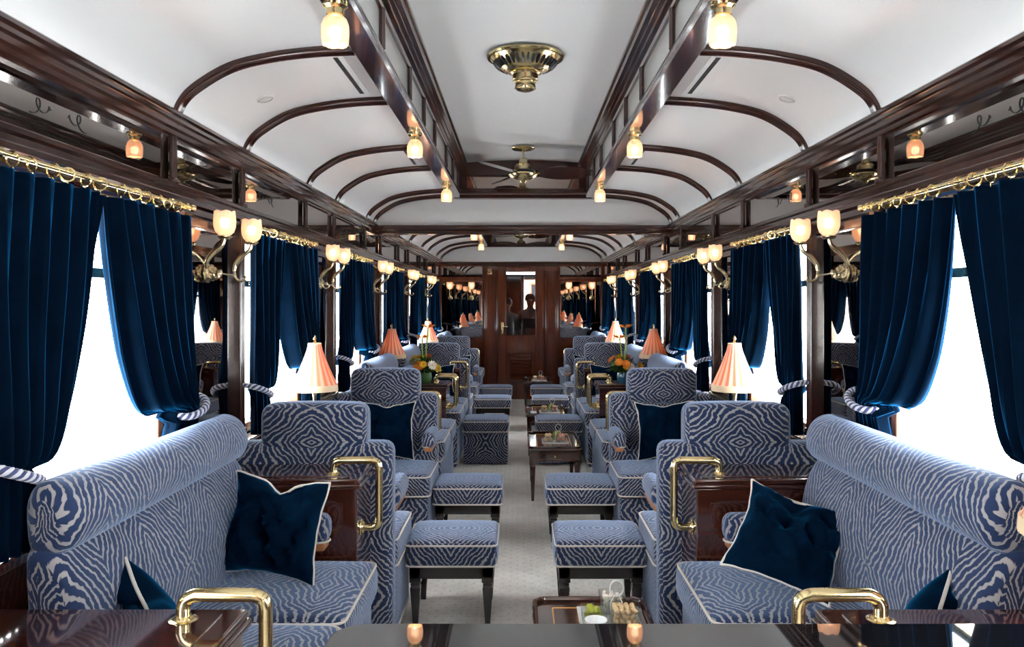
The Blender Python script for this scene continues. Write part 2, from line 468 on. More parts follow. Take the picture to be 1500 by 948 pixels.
    # posts between the clerestory panes
ribs = []
for (a, e) in WIN: ribs += [a, e]
ribs = [r for r in ribs if r > Y0 + .1]
for s in (-1, 1):
    for y in ribs + [y + .59 for y, _ in WIN]:
        if any(a + .1 < y < e - .05 for a, e in SEC):
            b = MB().tube([(s * .566, y, 2.635), (s * .566, y, 2.795)], .013, 10)
            trim(b, 'wood')
for y0, y1 in ((7.36, 7.44), (7.76, 7.84), (13.66, 13.74)):
    b = MB()
    n = 12; pts = [(-.62 + 1.24 * k / n) for k in range(n + 1)]
    b.prism([(-.62, 2.79)] + [(.62, 2.79)] + [(x, CZ - .03 * (abs(x) / .6) ** 2 + .02) for x in reversed(pts)], 'y', y0, y1)
    b.box(-.62, .62, y0 - .01, y1 + .01, 2.585, 2.64, .008)
    b.box(-.62, -.50, y0, y1, 2.62, 2.80).box(.50, .62, y0, y1, 2.62, 2.80)
    b.box(-.50, .50, y0 + .0, y1, 2.785, 2.80, .004)
    trim(b, 'woodx')
    b = MB().box(-.50, .50, y0 + .025, y1 - .025, 2.63, 2.79)
    struct(b.build('wall_clerestory_end', 'mirror', smooth=None))

# ribs
def rib(y, w=.042):
    for s in (-1, 1):
        pts = [Vector((s * p.x, y, p.z)) for p in RIBP]
        b = MB(); n = 10; vs = []; N = len(pts)
        for i, p in enumerate(pts):
            t = (pts[min(i + 1, N - 1)] - pts[max(i - 1, 0)]).normalized()
            nr = Vector((-t.z, 0, t.x)); 
            if nr.z > 0: nr = -nr
            for k in range(n):
                a = PI * k / (n - 1)
                vs.append(p - nr * .03 + nr * (.045 * math.sin(a) ** .6) + Vector((0, math.cos(a) * w / 2, 0)))
        fs = [(i * n + k, i * n + k + 1, (i + 1) * n + k + 1, (i + 1) * n + k) for i in range(N - 1) for k in range(n - 1)]
        b.add(vs, fs)
        trim(b, 'woodz')
for y in ribs:
    if abs(y - 7.18) < .1: continue
    if y < Y1: rib(y)
rib(7.18); rib(7.53)
rib(13.85)
# bulkhead: header beam and white tympanum
def tympanum(y, yb, name):
    poly = [(p[0], p[1]) for p in PROF] + [(-p[0], p[1]) for p in reversed(PROF)] 
    b = MB(); b.prism([(x, z) for x, z in poly], 'y', y, yb)
    struct(b.build(name, 'ceiling', smooth=None))
tympanum(7.58, 7.66, 'wall_bulkhead')
tympanum(13.90, 14.1, 'wall_end_header')
b = MB().box(-1.40, 1.40, 7.54, 7.70, 2.315, 2.365, .012).box(-1.40, 1.40, 7.56, 7.68, 2.285, 2.32, .008)
trim(b, 'woodx')
# continuous arch bead across the crown in front of the tympanum
for y in (7.18, 7.53, 13.85):
    b = MB().box(-.66, .66, y - .021, y + .021, 2.60, 2.65, .012); trim(b, 'woodx')

# cornices and friezes along both side walls
for s in (-1, 1):
    X = lambda pts: [(s * x, z) for x, z in pts]
    b = MB().prism(X([(1.46, 2.385), (1.345, 2.385), (1.337, 2.378), (1.337, 2.366), (1.350, 2.36), (1.350, 2.346), (1.362, 2.34), (1.362, 2.322), (1.374, 2.315), (1.374, 2.298), (1.385, 2.292), (1.385, 2.285), (1.46, 2.285)]), 'y', Y0, Y1)
    trim(b, 'wood')
    b = MB().prism(X([(1.46, 2.115), (1.372, 2.115), (1.362, 2.108), (1.362, 2.095), (1.376, 2.088), (1.376, 2.07), (1.364, 2.062), (1.364, 2.045), (1.38, 2.035), (1.38, 2.01), (1.39, 2.0), (1.39, 1.985), (1.46, 1.985)]), 'y', Y0, Y1)
    trim(b, 'wood')
    b = MB().box(s * 1.40, s * 1.46, Y0, Y1, 2.10, 2.30)
    struct(b.build('wall_%s_frieze' % SIDE[s], 'mirror', smooth=None))
    for y in ribs:
        b = MB().tube([(s * 1.383, y, 2.105), (s * 1.383, y, 2.295)], .015, 12)
        b.lathe([(0, 0), (.024, 0), (.024, .012), (.018, .018)], (s * 1.383, y, 2.113), n=12)
        trim(b, 'woodz')
# engraved scroll on the frieze mirror
for s in (-1, 1):
    for yc in [a + .42 for a, e in WIN[3:6]]:
        for sg in (-1, 1):
            pts = []
            for k in range(40):
                a = k / 39 * 3.6 * PI; r = .006 + .022 * k / 39
                pts.append((s * 1.3985, yc + sg * (.04 + .10 * k / 39 + r * math.cos(a)), 2.205 + r * math.sin(a)))
            b = MB().tube(pts, .0013, 5); trim(b, 'grille')
    # wall below the windows, full length
    b = MB().box(s * 1.40, s * 1.46, Y0, Y1, 0, ZS)
    struct(b.build('wall_' + SIDE[s], 'redx', smooth=None))
    b = MB().box(s * 1.33, s * 1.47, Y0, Y1, ZS - .03, ZS, .008)
    trim(b, 'wood')
    for (a, e) in PAN:
        e2 = min(e, Y1)
        b = MB().box(s * 1.402, s * 1.47, a, e2, ZS, ZH)
        struct(b.build('wall_%s_panel' % SIDE[s], 'mirror', smooth=None))
        # fluted pilasters at both edges of the mirror panel
        for y in (a + .03, e2 - .03):
            if y < Y0 + .1 or y > Y1 - .1: continue
            b = MB()
            b.rbox(s * 1.372, s * 1.46, y - .028, y + .028, ZS, ZH + .02, .006)
            for q in (-.017, 0, .017):
                b.tube([(s * 1.372, y + q, ZS + .02), (s * 1.372, y + q, ZH)], .007, 8)
            b.box(s * 1.362, s * 1.46, y - .034, y + .034, ZS, ZS + .05, .006)
            b.box(s * 1.362, s * 1.46, y - .034, y + .034, ZH - .01, ZH + .02, .006)
            trim(b, 'woodz')
        b = MB().rbox(s * 1.335, s * 1.385, a + .06, e2 - .06, ZS, ZS + .022, .006); trim(b, 'brass_pale')
        b = MB().box(s * 1.385, s * 1.41, a + .03, e2 - .03, ZS, ZS + .05, .004).box(s * 1.385, s * 1.41, a + .03, e2 - .03, ZH - .04, ZH, .004)
        trim(b, 'wood')
        b = MB().box(s * 1.45, s * 1.48, a - .02, e2 + .02, 0, 2.2)
        struct(b.build('wall_%s_outer' % SIDE[s], 'wood', smooth=None))
    b = MB().box(s * 1.38, s * 1.41, Y0, Y1, 0, .12, .006)
    struct(b.build('baseboard_' + SIDE[s], 'wood'))
# windows
wn = 0
for s in (-1, 1):
    for i, (a, e) in enumerate(WIN):
        wn += 1
        w = bpy.data.objects.new('window_%d' % wn, None); C.objects.link(w); struct(w); w.location = (s * 1.45, (a + e) / 2, ZS)
        L = (e - a) / 2; H = ZH - ZS
        b = MB()
        b.box(-.03, .03, -L, -L + .045, 0, H, .006).box(-.03, .03, L - .045, L, 0, H, .006).box(-.03, .03, -L, L, 0, .05, .006).box(-.03, .03, -L, L, H - .05, H, .006)
        b.build('window_frame', 'teak', w)
        b = MB().box(-.012, .012, -L + .02, L - .02, .03, H - .03)
        b.build('pane', 'glass', w, smooth=None)
        b = MB().box(-.035, .02, -L + .04, L - .04, 1.725 - ZS, 1.76 - ZS, .006)
        for q in (-.4, -.2, 0, .2, .4): b.lathe([(0, .004), (.006, .004), (.007, 0)], (-s * .036, q, 1.743 - ZS), 'x', 8, -s)
        b.build('transom_bar', 'brass_pale', w)
        b = MB().box(-.04, .04, -L - .03, L + .03, H, H + .2)
        b.build('head_board', 'wood', w)

# rear wall, behind the viewer
o = MB().box(-1.6, 1.6, Y0 - .08, Y0, 0, 3.05).build('wall_rear', 'redx', smooth=None); struct(o)

# ------------------------------------------------------------------ far end wall
b = MB()
DX0, DX1, DZ = -.40, .38, 2.28
b.box(-1.46, DX0, Y1, Y1 + .06, 0, 2.38).box(DX1, 1.46, Y1, Y1 + .06, 0, 2.38).box(DX0, DX1, Y1, Y1 + .06, DZ, 2.38)
struct(b.build('wall_far', 'red', smooth=None))
b = MB().box(-1.46, 1.46, Y1 - .03, Y1, 2.33, 2.38, .008).box(-1.46, 1.46, Y1 - .02, Y1, 2.29, 2.335, .006); trim(b, 'woodx')
for s in (-1, 1):
    x0, x1 = .66, 1.38
    for z0, z1, nm in ((1.06, 2.02, 'wall_far_mirror'), (2.10, 2.28, 'wall_far_mirror')):
        b = MB().box(s * x0, s * x1, Y1 - .012, Y1 - .002, z0, z1)
        struct(b.build(nm, 'mirror', smooth=None))
        b = MB().box(s * x0, s * x1, Y1 - .03, Y1, z0 - .03, z0, .005).box(s * x0, s * x1, Y1 - .03, Y1, z1, z1 + .03, .005).box(s * (x0 - .02), s * (x0 + .01), Y1 - .03, Y1, z0 - .03, z1 + .03, .005).box(s * (x1 - .01), s * (x1 + .02), Y1 - .03, Y1, z0 - .03, z1 + .03, .005)
        trim(b, 'red')
    b = MB().rbox(s * .41, s * .64, Y1 - .06, Y1, 0, 2.29, .012)
    for q in (.43, .455, .595, .62): b.tube([(s * q, Y1 - .06, .15), (s * q, Y1 - .06, 2.2)], .010, 8)
    b.box(s * .40, s * .65, Y1 - .075, Y1, 0, .16, .008).box(s * .40, s * .65, Y1 - .075, Y1, 2.2, 2.29, .008)
    trim(b, 'red')
    b = MB()
    for z0, z1 in ((.18, .56), (.62, .98)):
        b.box(s * .70, s * 1.34, Y1 - .02, Y1, z0, z1, .006)
        b.box(s * .74, s * 1.30, Y1 - .03, Y1, z0 + .04, z1 - .04, .006)
    trim(b, 'redx')
# door
d = bpy.data.objects.new('door_1', None); C.objects.link(d); struct(d); d.location = (-.01, Y1, 0)
b = MB()
b.box(-.39, -.25, -.04, .02, 0, DZ, .006).box(.25, .39, -.04, .02, 0, DZ, .006).box(-.25, .25, -.04, .02, 2.19, DZ, .006).box(-.25, .25, -.04, .02, 0, 1.10, .006)
b.box(-.27, -.25, -.05, 0, 1.10, 2.2, .004).box(.25, .27, -.05, 0, 1.10, 2.2, .004).box(-.27, .27, -.05, 0, 1.08, 1.10, .004)
b.build('door_leaf', 'red', d)
b = MB().box(-.25, .25, -.012, 0, 1.10, 2.19); b.build('glass_pane', 'door_glass', d, smooth=None)
b = MB()
b.box(-.22, .22, -.05, -.03, .28, .33, .004).box(-.22, .22, -.05, -.03, .74, .79, .004).box(-.22, -.18, -.05, -.03, .28, .79, .004).box(.18, .22, -.05, -.03, .28, .79, .004)
for k in range(7): b.prism([(-.085, .345 + k * .056), (-.045, .345 + k * .056 + .040), (-.032, .345 + k * .056 + .040), (-.032, .345 + k * .056)], 'x', -.18, .18)
b.build('louvre_panel', 'redx', d)
b = MB().rbox(-.335, -.295, -.052, -.038, 1.12, 1.32, .006)
b.tube([(-.315, -.05, 1.25), (-.315, -.09, 1.25), (-.28, -.095, 1.25), (-.22, -.09, 1.25)], .010, 8)
b.lathe([(0, .05), (.02, .045), (.024, .03), (.012, .012), (.012, 0)], (-.315, -.05, 1.16), 'y', 12, -1)
b.build('door_handle', 'brass', d)
# small brass bell light over the pilaster
b = MB().rbox(-.58, -.50, Y1 - .09, Y1 - .06, 2.14, 2.24, .008).lathe([(.0, .07), (.02, .065), (.03, .04), (.03, 0)], (-.54, Y1 - .09, 2.19), 'y', 16, -1)
o = b.build('brass_bell', 'brass'); tag(o, 'small square brass bell high on the pilaster left of the door', 'bell')
# vestibule beyond the door
b = MB().box(-1.0, -.95, Y1 + .06, 16.4, 0, 2.5).box(.95, 1.0, Y1 + .06, 16.4, 0, 2.5).box(-1, 1, Y1 + .06, 16.4, 2.20, 2.4).box(-1, 1, Y1 + .02, 16.4, -.05, 0)
b.box(-1, .02, 16.35, 16.4, 0, 2.4).box(.5, 1, 16.35, 16.4, 0, 2.4).box(.02, .5, 16.35, 16.4, 0, 1.0).box(.02, .5, 16.35, 16.4, 2.12, 2.4)
struct(b.build('wall_vestibule', 'woodz', smooth=None))
b = MB().box(-.3, .3, 15.0, 15.1, 2.175, 2.20, .006)
o = b.build('ceiling_light_bar', 'tube'); tag(o, 'white light bar on the vestibule ceiling seen through the door glass', 'light')
b = MB().rbox(.0, .06, 16.28, 16.34, .9, 2.2, .02)
o = b.build('curtain_strip', 'rope_cream'); tag(o, 'narrow pale curtain edge beyond the door glass', 'curtain')
bd = thing('building', 'coral and sand coloured building seen through the door glass', 'building', (1.0, 24, 0))
MB().box(-1.6, 2.2, 0, 2, -1, 2.35).build('wall', 'sand', bd, smooth=None)
MB().box(-1.7, 2.3, -.25, 2, 2.35, 2.62).build('cornice', 'coral', bd, smooth=None)
MB().box(-1.8, 2.4, -.45, 2.2, 2.62, 2.80).build('roof', 'coral', bd, smooth=None)
for k in range(5):
    x = -1.3 + k * .62
    f = MB().box(x - .04, x + .34, -.03, .02, 1.66, 2.24).build('window', 'coral', bd, smooth=None)
    MB().box(x, x + .30, -.045, .0, 1.7, 2.2).build('pane', 'iron', f, smooth=None)
# ------------------------------------------------------------------ ceiling fittings
def tulip(b, c, up=1, r=.044, h=.095, mi=0):
    prof = [(.012, 0), (.024, .004), (.036, .016), (.043, .036), (r, .058), (r * .97, .078), (r * .93, h), (r * .86, h), (r * .9, .06), (.038, .034), (.02, .01)]
    def fn(rr, hh, w):
        if hh > .07: hh += (.007 if up > 0 else .003) * abs(math.cos(3 * w))
        return rr * (1 + .02 * math.cos(16 * w)), hh
    b.lathe(prof, c, 'z', 48, up, mi, fn)
def bulb(b, c, r=.020):
    b.lathe([(0.0001, -r * 1.3), (r * .7, -r), (r, 0), (r * .75, r * .7), (0.0001, r)], c, 'z', 12)
LAMPY = [2.60 + 1.985 * k for k in range(-3, 6)]
protol = None
for s in (-1, 1):
    for y in LAMPY:
        if any(a - .1 < y < a for a in ()): continue
        k = LAMPY.index(y) - 3
        if k < 0: lab = 'ceiling bulb lamp behind the viewer on the %s rail, number %d back' % (SIDE[s], -k)
        else: lab = 'frosted glass ceiling lamp, %s along the %s skylight rail' % (ORD[k], SIDE[s])
        if k < 0: continue
        loc = (s * .615, y, 2.59)
        if protol is None:
            t = protol = thing('ceiling_lamp', lab, 'lamp', loc, 0, 'frosted lamps under the skylight rails')
            MB().lathe([(.0001, 0), (.040, 0), (.040, -.008), (.030, -.016), (.028, -.034), (.020, -.040), (.0001, -.040)], (0, 0, .0)).build('lamp_holder', 'brass', t)
            b = MB(); tulip(b, (0, 0, -.032), -1); b.build('glass_shade', 'shade', t)
            b = MB(); bulb(b, (0, 0, -.088), .022); b.build('bulb', 'bulb', t)
        else: copy_tree(protol, loc, lab)
# brass vent and fans
def vent(y, lab):
    t = thing('ceiling_vent', lab, 'ceiling vent', (0, y, CZ + .01))
    b = MB().lathe([(.0001, 0), (.198, 0), (.202, -.008), (.196, -.016), (.182, -.016), (.176, -.022), (.120, -.072), (.07, -.09), (.0001, -.09)], n=60)
    b.build('dish', 'brass', t)
    b = MB()
    for k in range(34):
        w = 2 * PI * k / 34; c, s_ = math.cos(w), math.sin(w)
        p0 = Vector((.166 * c, .166 * s_, -.0345)); p1 = Vector((.128 * c, .128 * s_, -.068))
        b.tube([p0, (p0 + p1) / 2, p1], [.005, .0095, .005], 6)
    b.build('slot', 'iron', t); t.children[-1]['kind'] = 'stuff'
    b = MB().lathe([(.075, -.085), (.080, -.093), (.070, -.100), (.066, -.125), (.062, -.128), (.062, -.135), (.052, -.140), (.054, -.160), (.048, -.175), (.030, -.182), (.0001, -.184)], n=36)
    b.build('boss', 'brass', t)
    b = MB()
    for k in range(10):
        w = 2 * PI * k / 10
        b.lathe([(.0001, -.006), (.006, -.003), (.006, .003), (.0001, .006)], (.05 * math.cos(w), .05 * math.sin(w), -.168), n=8)
    b.build('boss_bead', 'brass_pale', t)
    return t
vent(4.23, 'round pierced brass vent in the middle of the white ceiling')
def fan(y, rot, lab):
    t = thing('ceiling_fan', lab, 'ceiling fan', (0, y, CZ + .005), rot)
    MB().lathe([(.0001, 0), (.095, 0), (.098, -.006), (.085, -.016), (.03, -.022), (.012, -.03), (.0001, -.03)], n=36).build('canopy', 'brass', t)
    MB().tube([(0, 0, -.02), (0, 0, -.10)], .010, 12).build('rod', 'brass_pale', t)
    MB().lathe([(.0001, -.085), (.028, -.09), (.033, -.10), (.033, -.125), (.055, -.135), (.070, -.15), (.074, -.185), (.0001, -.185)], n=36).build('motor_top', 'brass_pale', t)
    MB().lathe([(.0001, -.183), (.086, -.183), (.094, -.195), (.092, -.21), (.0001, -.21)], n=36).build('motor_band', 'iron', t)
    MB().lathe([(.0001, -.208), (.120, -.212), (.122, -.222), (.105, -.245), (.07, -.262), (.03, -.27), (.014, -.29), (.0001, -.295)], n=36).build('motor_cover', 'brass', t)
    for k in range(3):
        w = 2 * PI * k / 3; d = Vector((math.cos(w), math.sin(w), 0)); n_ = Vector((-math.sin(w), math.cos(w), 0))
        b = MB(); N = 14; vs = []
        for i in range(N + 1):
            q = i / N; r = .10 + .48 * q
            hw = .026 + .062 * math.sin(PI * min(1, q * 1.05)) ** .7
            for sg, tz in ((-1, 0), (1, 0), (1, -.006), (-1, -.006)):
                vs.append(d * r + n_ * (hw * sg) + Vector((0, 0, -.205 - .55 * hw * sg * .8 + tz)))
        fs = []
        for i in range(N):
            for j in range(4): fs.append((i * 4 + j, i * 4 + (j + 1) % 4, (i + 1) * 4 + (j + 1) % 4, (i + 1) * 4 + j))
        fs += [(0, 1, 2, 3), (N * 4, N * 4 + 3, N * 4 + 2, N * 4 + 1)]
        b.add(vs, fs); bl = b.build('blade', 'wood', t)
        MB().tube([d * .08 + Vector((0, 0, -.2)), d * .14 + Vector((0, 0, -.207))], .01, 8).build('blade_bracket', 'brass', bl)
    return t
fan(6.70, math.radians(-4), 'brass ceiling fan with three dark blades before the white bulkhead')
fan(12.60, math.radians(40), 'brass ceiling fan beyond the white bulkhead near the door')
# air grilles and round grilles in the side ceiling
def prof_at(x):
    for (xa, za), (xb, zb) in zip(PROF[:-1], PROF[1:]):
        if xb <= x <= xa: return za + (zb - za) * (xa - x) / (xa - xb)
    return 2.65
gi = {-1: 0, 1: 0}
for s in (-1, 1):
    for k, (a, e) in enumerate(PAN):
        if a < .5 or a > 10 or abs((a + e) / 2 - 7.6) < .3: continue
        cy = (a + e) / 2 if k else 1
        x = .80; z = prof_at(x)
        gi[s] += 1
        t = thing('air_grille', 'long slotted white air grille, %s one in the %s side of the ceiling' % (ORD[gi[s] - 1], SIDE[s]), 'air grille', (s * x, cy, z), 0, 'slotted air grilles in the ceiling')
        MB().box(-.055, .055, -.30, .30, -.004, -.001, 0).build('frame', 'ceiling', t, smooth=None)
        b = MB()
        for j in range(28):
            yy = -.28 + j * .0204
            b.box(-.034 * s, -.014 * s, yy, yy + .0105, -.007, -.0035)
        o = b.build('slot', 'grille', t, smooth=None)
        if gi[s] <= 2:
            x = 1.18; z = prof_at(x) - .002; cy2 = a + .5
            t = thing('round_grille', 'small round white speaker grille, %s one in the %s side of the ceiling' % (ORD[gi[s] - 1], SIDE[s]), 'speaker grille', (s * x, cy2, z), 0, 'round grilles in the ceiling')
            t.rotation_euler = (0, s * .32, 0)
            MB().lathe([(.0001, -.006), (.036, -.006), (.042, -.003), (.043, .003)], n=28).build('disc', 'off', t)
            MB().lathe([(.030, -.007), (.032, -.009), (.034, -.007)], n=28).build('ring', 'pane', t)

# ------------------------------------------------------------------ sconces
SCY = [(a + e) / 2 - .01 for a, e in PAN if .5 < a < 12.5]
SCY = [y for y in SCY if y > 3]
def build_sconce(s, y, lab):
    t = thing('wall_sconce', lab, 'sconce', (s * 1.40, y, 1.775), 0, 'two armed brass sconces between the windows')
    q = -s
    MB().lathe([(.0001, .0), (.043, .0), (.044, .006), (.034, .010), (.034, .016), (.038, .020), (.036, .026), (.024, .030), (.026, .038), (.014, .044), (.012, .055), (.015, .062), (.0001, .07)], (0, 0, 0), 'x', 28, q).build('rosette', 'brass_pale', t)
    for d in (-1, 1):
        pts = [(q * .05, 0, 0), (q * .07, d * .06, -.006), (q * .075, d * .13, -.004), (q * .062, d * .165, .012), (q * .066, d * .172, .045), (q * .095, d * .172, .082), (q * .128, d * .172, .108), (q * .14, d * .172, .142)]
        P = catmull(pts[3:], 6); N = len(P)
        b = MB().tube(P, [.0055 + .0065 * math.sin(PI * (i / N) ** .8) for i in range(N)], 10)
        b.tube(catmull(pts[:4], 5), .0048, 8)
        cu = [(q * (.062 + .0), d * .168, .01), (q * .07, d * .17, -.02), (q * .09, d * .17, -.032), (q * .112, d * .17, -.026), (q * .112, d * .17, -.012), (q * .102, d * .17, -.012)]
        b.tube(catmull(cu, 5), .0055, 8)
        b.lathe([(.0001, 0), (.022, 0), (.030, .008), (.030, .013), (.014, .014)], (q * .14, d * .172, .135), n=20)
        a = b.build('arm', 'brass_pale', t)
        b = MB(); tulip(b, (q * .14, d * .172, .148), 1, .045, .098); sh = b.build('glass_shade', 'shade', t)
        b = MB(); bulb(b, (q * .14, d * .172, .205), .021); b.build('bulb', 'bulb', t)
    return t
for s in (-1, 1):
    p = None
    for k, y in enumerate(SCY[:5]):
        lab = 'two armed brass sconce with lit peach glass shades, %s along the %s wall' % (ORD[k], SIDE[s])
        if p is None: p = build_sconce(s, y, lab)
        else: copy_tree(p, (s * 1.40, y, 1.775), lab)
# single sconces on the end mirrors
p = None
for px, nm in ((658, 'outer one left of the door'), (690, 'inner one left of the door'), (834, 'inner one right of the door'), (868, 'outer one right of the door')):
    x = (px - 761) / 1200 * 13.9 - .03
    lab = 'small single brass sconce on the end mirror, ' + nm
    if p is None:
        p = thing('single_sconce', lab, 'sconce', (x, Y1 - .012, 1.74), 0, 'single sconces on the end mirrors')
        MB().lathe([(.0001, .0), (.040, .0), (.040, .008), (.028, .016), (.026, .03), (.0001, .04)], (0, 0, 0), 'y', 24, -1).build('rosette', 'brass_pale', p)
        MB().tube(catmull([(0, -.03, 0), (0, -.08, -.005), (0, -.12, .03), (0, -.12, .10), (0, -.12, .15)], 5), .008, 8).build('arm', 'brass_pale', p)
        b = MB(); tulip(b, (0, -.12, .15), 1, .05, .11); b.build('glass_shade', 'shade', p)
        b = MB(); bulb(b, (0, -.12, .215), .022); b.build('bulb', 'bulb', p)
    else: copy_tree(p, (x, Y1 - .012, 1.74), lab)

# ------------------------------------------------------------------ curtain rods, curtains, tiebacks
XR = 1.335
def build_rod(s, lab, loc, L):
    t = thing('curtain_rod', lab, 'curtain rod', loc, 0, 'brass curtain rods over the windows')
    MB().tube([(0, -L, 0), (0, L, 0)], .0085, 14).build('rod', 'brass', t)
    for d in (-1, 1):
        MB().lathe([(.0001, -.01), (.013, -.008), (.013, .004), (.009, .008), (.009, .012), (.014, .016), (.016, .026), (.011, .036), (.004, .040), (.006, .045), (.0001, .05)], (0, d * L, 0), 'y', 18, d).build('finial', 'brass', t)
        MB().lathe([(.015, -.009), (.015, .009), (.009, .009), (.009, -.009), (.015, -.009)], (0, d * (L - .05), 0), 'y', 18).tube([(0, d * (L - .05), .0), (s * .03, d * (L - .05), .012), (s * .07, d * (L - .05), .012)], .009, 8).build('bracket', 'brass', t)
    ry = []
    for d in (-1, 1):
        for k in range(6): ry.append(d * (.075 + k * (L - .14) / 5.5 + random.uniform(-.012, .012)))
    rp = None
    for y in ry:
        if rp is None:
            pts = [(.0195 * math.cos(2 * PI * k / 20), 0, .0195 * math.sin(2 * PI * k / 20)) for k in range(20)]
            rp = MB().tube(pts, .0030, 6, closed=True).tube([(0, 0, -.020), (0, 0, -.034)], .002, 6).build('ring', 'brass', t)
            r = rp
        else:
            r = rp.copy(); C.objects.link(r); r.parent = t
        r.location = (0, y, -.009); r.rotation_euler = (random.uniform(-.12, .12), 0, random.uniform(-.5, .5))
    return t
def curtain_W(z, wt, ztie, ztop=1.985, zb=.995):
    if z >= ztie:
        t = (z - ztie) / (ztop - ztie)
        return .115 + (wt - .115) * min(1, t) ** .36
    t = (ztie - z) / (ztie - zb)
    return .115 + .12 * min(1, t * 1.6) ** .6
def build_curtain(s, yo, d, wt, seed, lab, win_lab):
    """yo = outer edge, d = +1/-1 direction towards the window middle"""
    rnd = random.Random(seed)
    t = thing('curtain', lab, 'curtain', (s * XR, yo, .995), 0, 'blue velvet curtains tied back at the windows')
    ztie = (1.25 if d < 0 else 1.22) + rnd.uniform(-.01, .02) - .995
    NS, NZ = 64, 46; ztop = 1.985 - .995
    n1 = rnd.uniform(5.6, 6.8); ph = rnd.uniform(0, 6)
    vs = []
    for j in range(NZ + 1):
        z = ztop * (1 - j / NZ)
        z = ztop * (1 - (j / NZ))
        wd = curtain_W(z + .995, wt, ztie + .995)
        k = wd / wt
        for i in range(NS + 1):
            u = i / NS
            amp = .020 + .016 * (1 - k)
            if z < ztie: amp = .024
            fold = math.sin(2 * PI * n1 * u + ph + .5 * math.sin(3 * u + z * 2.0)) + .35 * math.sin(2 * PI * n1 * 1.9 * u + ph * 2 + z * 3)
            x = amp * fold
            # cloth swags forward (into the room) around the tie and hangs lower at the free edge
            x += -s * (.018 * math.exp(-((z - ztie) / .22) ** 2) * math.sin(PI * min(1, u * 1.2)))
            if z >= ztie:
                drop = .10 * u * u * math.exp(-max(0, (z - ztie)) / .16) * (1 - math.exp(-(z - ztie) / .05)) * 1.0
            else: drop = 0
            yy = d * (u if u < .72 or z < ztie - .05 else .72 + (u - .72) * .55) * wd * (1 if z < ztie - .05 else 1 + .144 * u) + .004 * math.sin(9 * z + 5 * u + ph)
            zz = z - drop
            if z > ztie - .05:
                ue = max(0, (u - .72) / .28); x += s * .075 * ue ** 1.5 * (.45 + .55 * min(1, max(0, (ztop - z)) / .5))
            vs.append((x, yy, zz))
    fs = [(j * (NS + 1) + i, j * (NS + 1) + i + 1, (j + 1) * (NS + 1) + i + 1, (j + 1) * (NS + 1) + i) for j in range(NZ) for i in range(NS)]
    b = MB().add(vs, fs)
    o = b.build('cloth', 'curtain', t, smooth=None); o.data.shade_smooth()
    m = o.modifiers.new('thick', 'SOLIDIFY'); m.thickness = .006
    # twisted rope
    R = []
    for k in range(15):
        a = PI * (-.05 + 1.1 * k / 14)
        R.append(Vector((-s * (.010 + .060 * math.sin(a)), d * (.045 - .085 * math.cos(a)), ztie - .004 + .030 * math.cos(a) - .012 * math.sin(a))))
    R = [Vector((s * .07, -d * .045, ztie + .04))] + R
    R = catmull(R, 8)
    for ci, mname in enumerate(('rope_navy', 'rope_cream')):
        b = MB()
        for st in range(2):
            pts = []; L = 0
            for i, p in enumerate(R):
                if i: L += (p - R[i - 1]).length
                tt = (R[min(i + 1, len(R) - 1)] - R[max(i - 1, 0)]).normalized()
                up = Vector((0, 0, 1)); sd = tt.cross(up).normalized(); up2 = sd.cross(tt)
                a = L / .045 * 2 * PI + PI * st + PI / 2 * ci
                pts.append(p + (sd * math.cos(a) + up2 * math.sin(a)) * .0075)
            b.tube(pts, .0072, 7)
        r = b.build('tieback_rope' , mname, t)
        if ci: r['label'] = 'silver strand of the tieback rope'
    # tassel
    ta = Vector((s * .03, d * .115, ztie - .005))
    b = MB().tube([ta, ta + Vector((0, 0, -.05))], .006, 8).lathe([(.0001, 0), (.014, -.004), (.018, -.018), (.012, -.03), (.0001, -.03)], (ta.x, ta.y, ta.z - .045), n=14)
    b.build('tassel_head', 'rope_cream', t)
    b = MB()
    b.lathe([(.0001, 0), (.012, 0), (.018, -.03), (.021, -.08), (.0001, -.08)], (ta.x, ta.y, ta.z - .072), n=24, fn=lambda r, h, w: (r * (1 + .18 * math.cos(12 * w)), h))
    b.build('tassel', 'rope_navy', t)
    return t
for s in (-1, 1):
    pr = None
    for k in range(6):
        a, e = WIN[k + 3]
        L = (e - a) / 2 + .035
        lab = 'brass curtain rod with rings over the %s window of the %s wall' % (ORD[k], SIDE[s])
        loc = (s * XR, (a + e) / 2 + .01, 2.022)
        if pr is None: pr = build_rod(s, lab, loc, L)
        else: copy_tree(pr, loc, lab)
        for d, nm in ((1, 'near'), (-1, 'far')):
            yo = a + .014 if d > 0 else e + .055
            wt = .57 if d > 0 else .66
            build_curtain(s, yo, d, wt, 31 * k + (3 if s > 0 else 0) + d, 'blue velvet curtain, %s half of the %s window in the %s wall' % (nm, ORD[k], SIDE[s]), '')
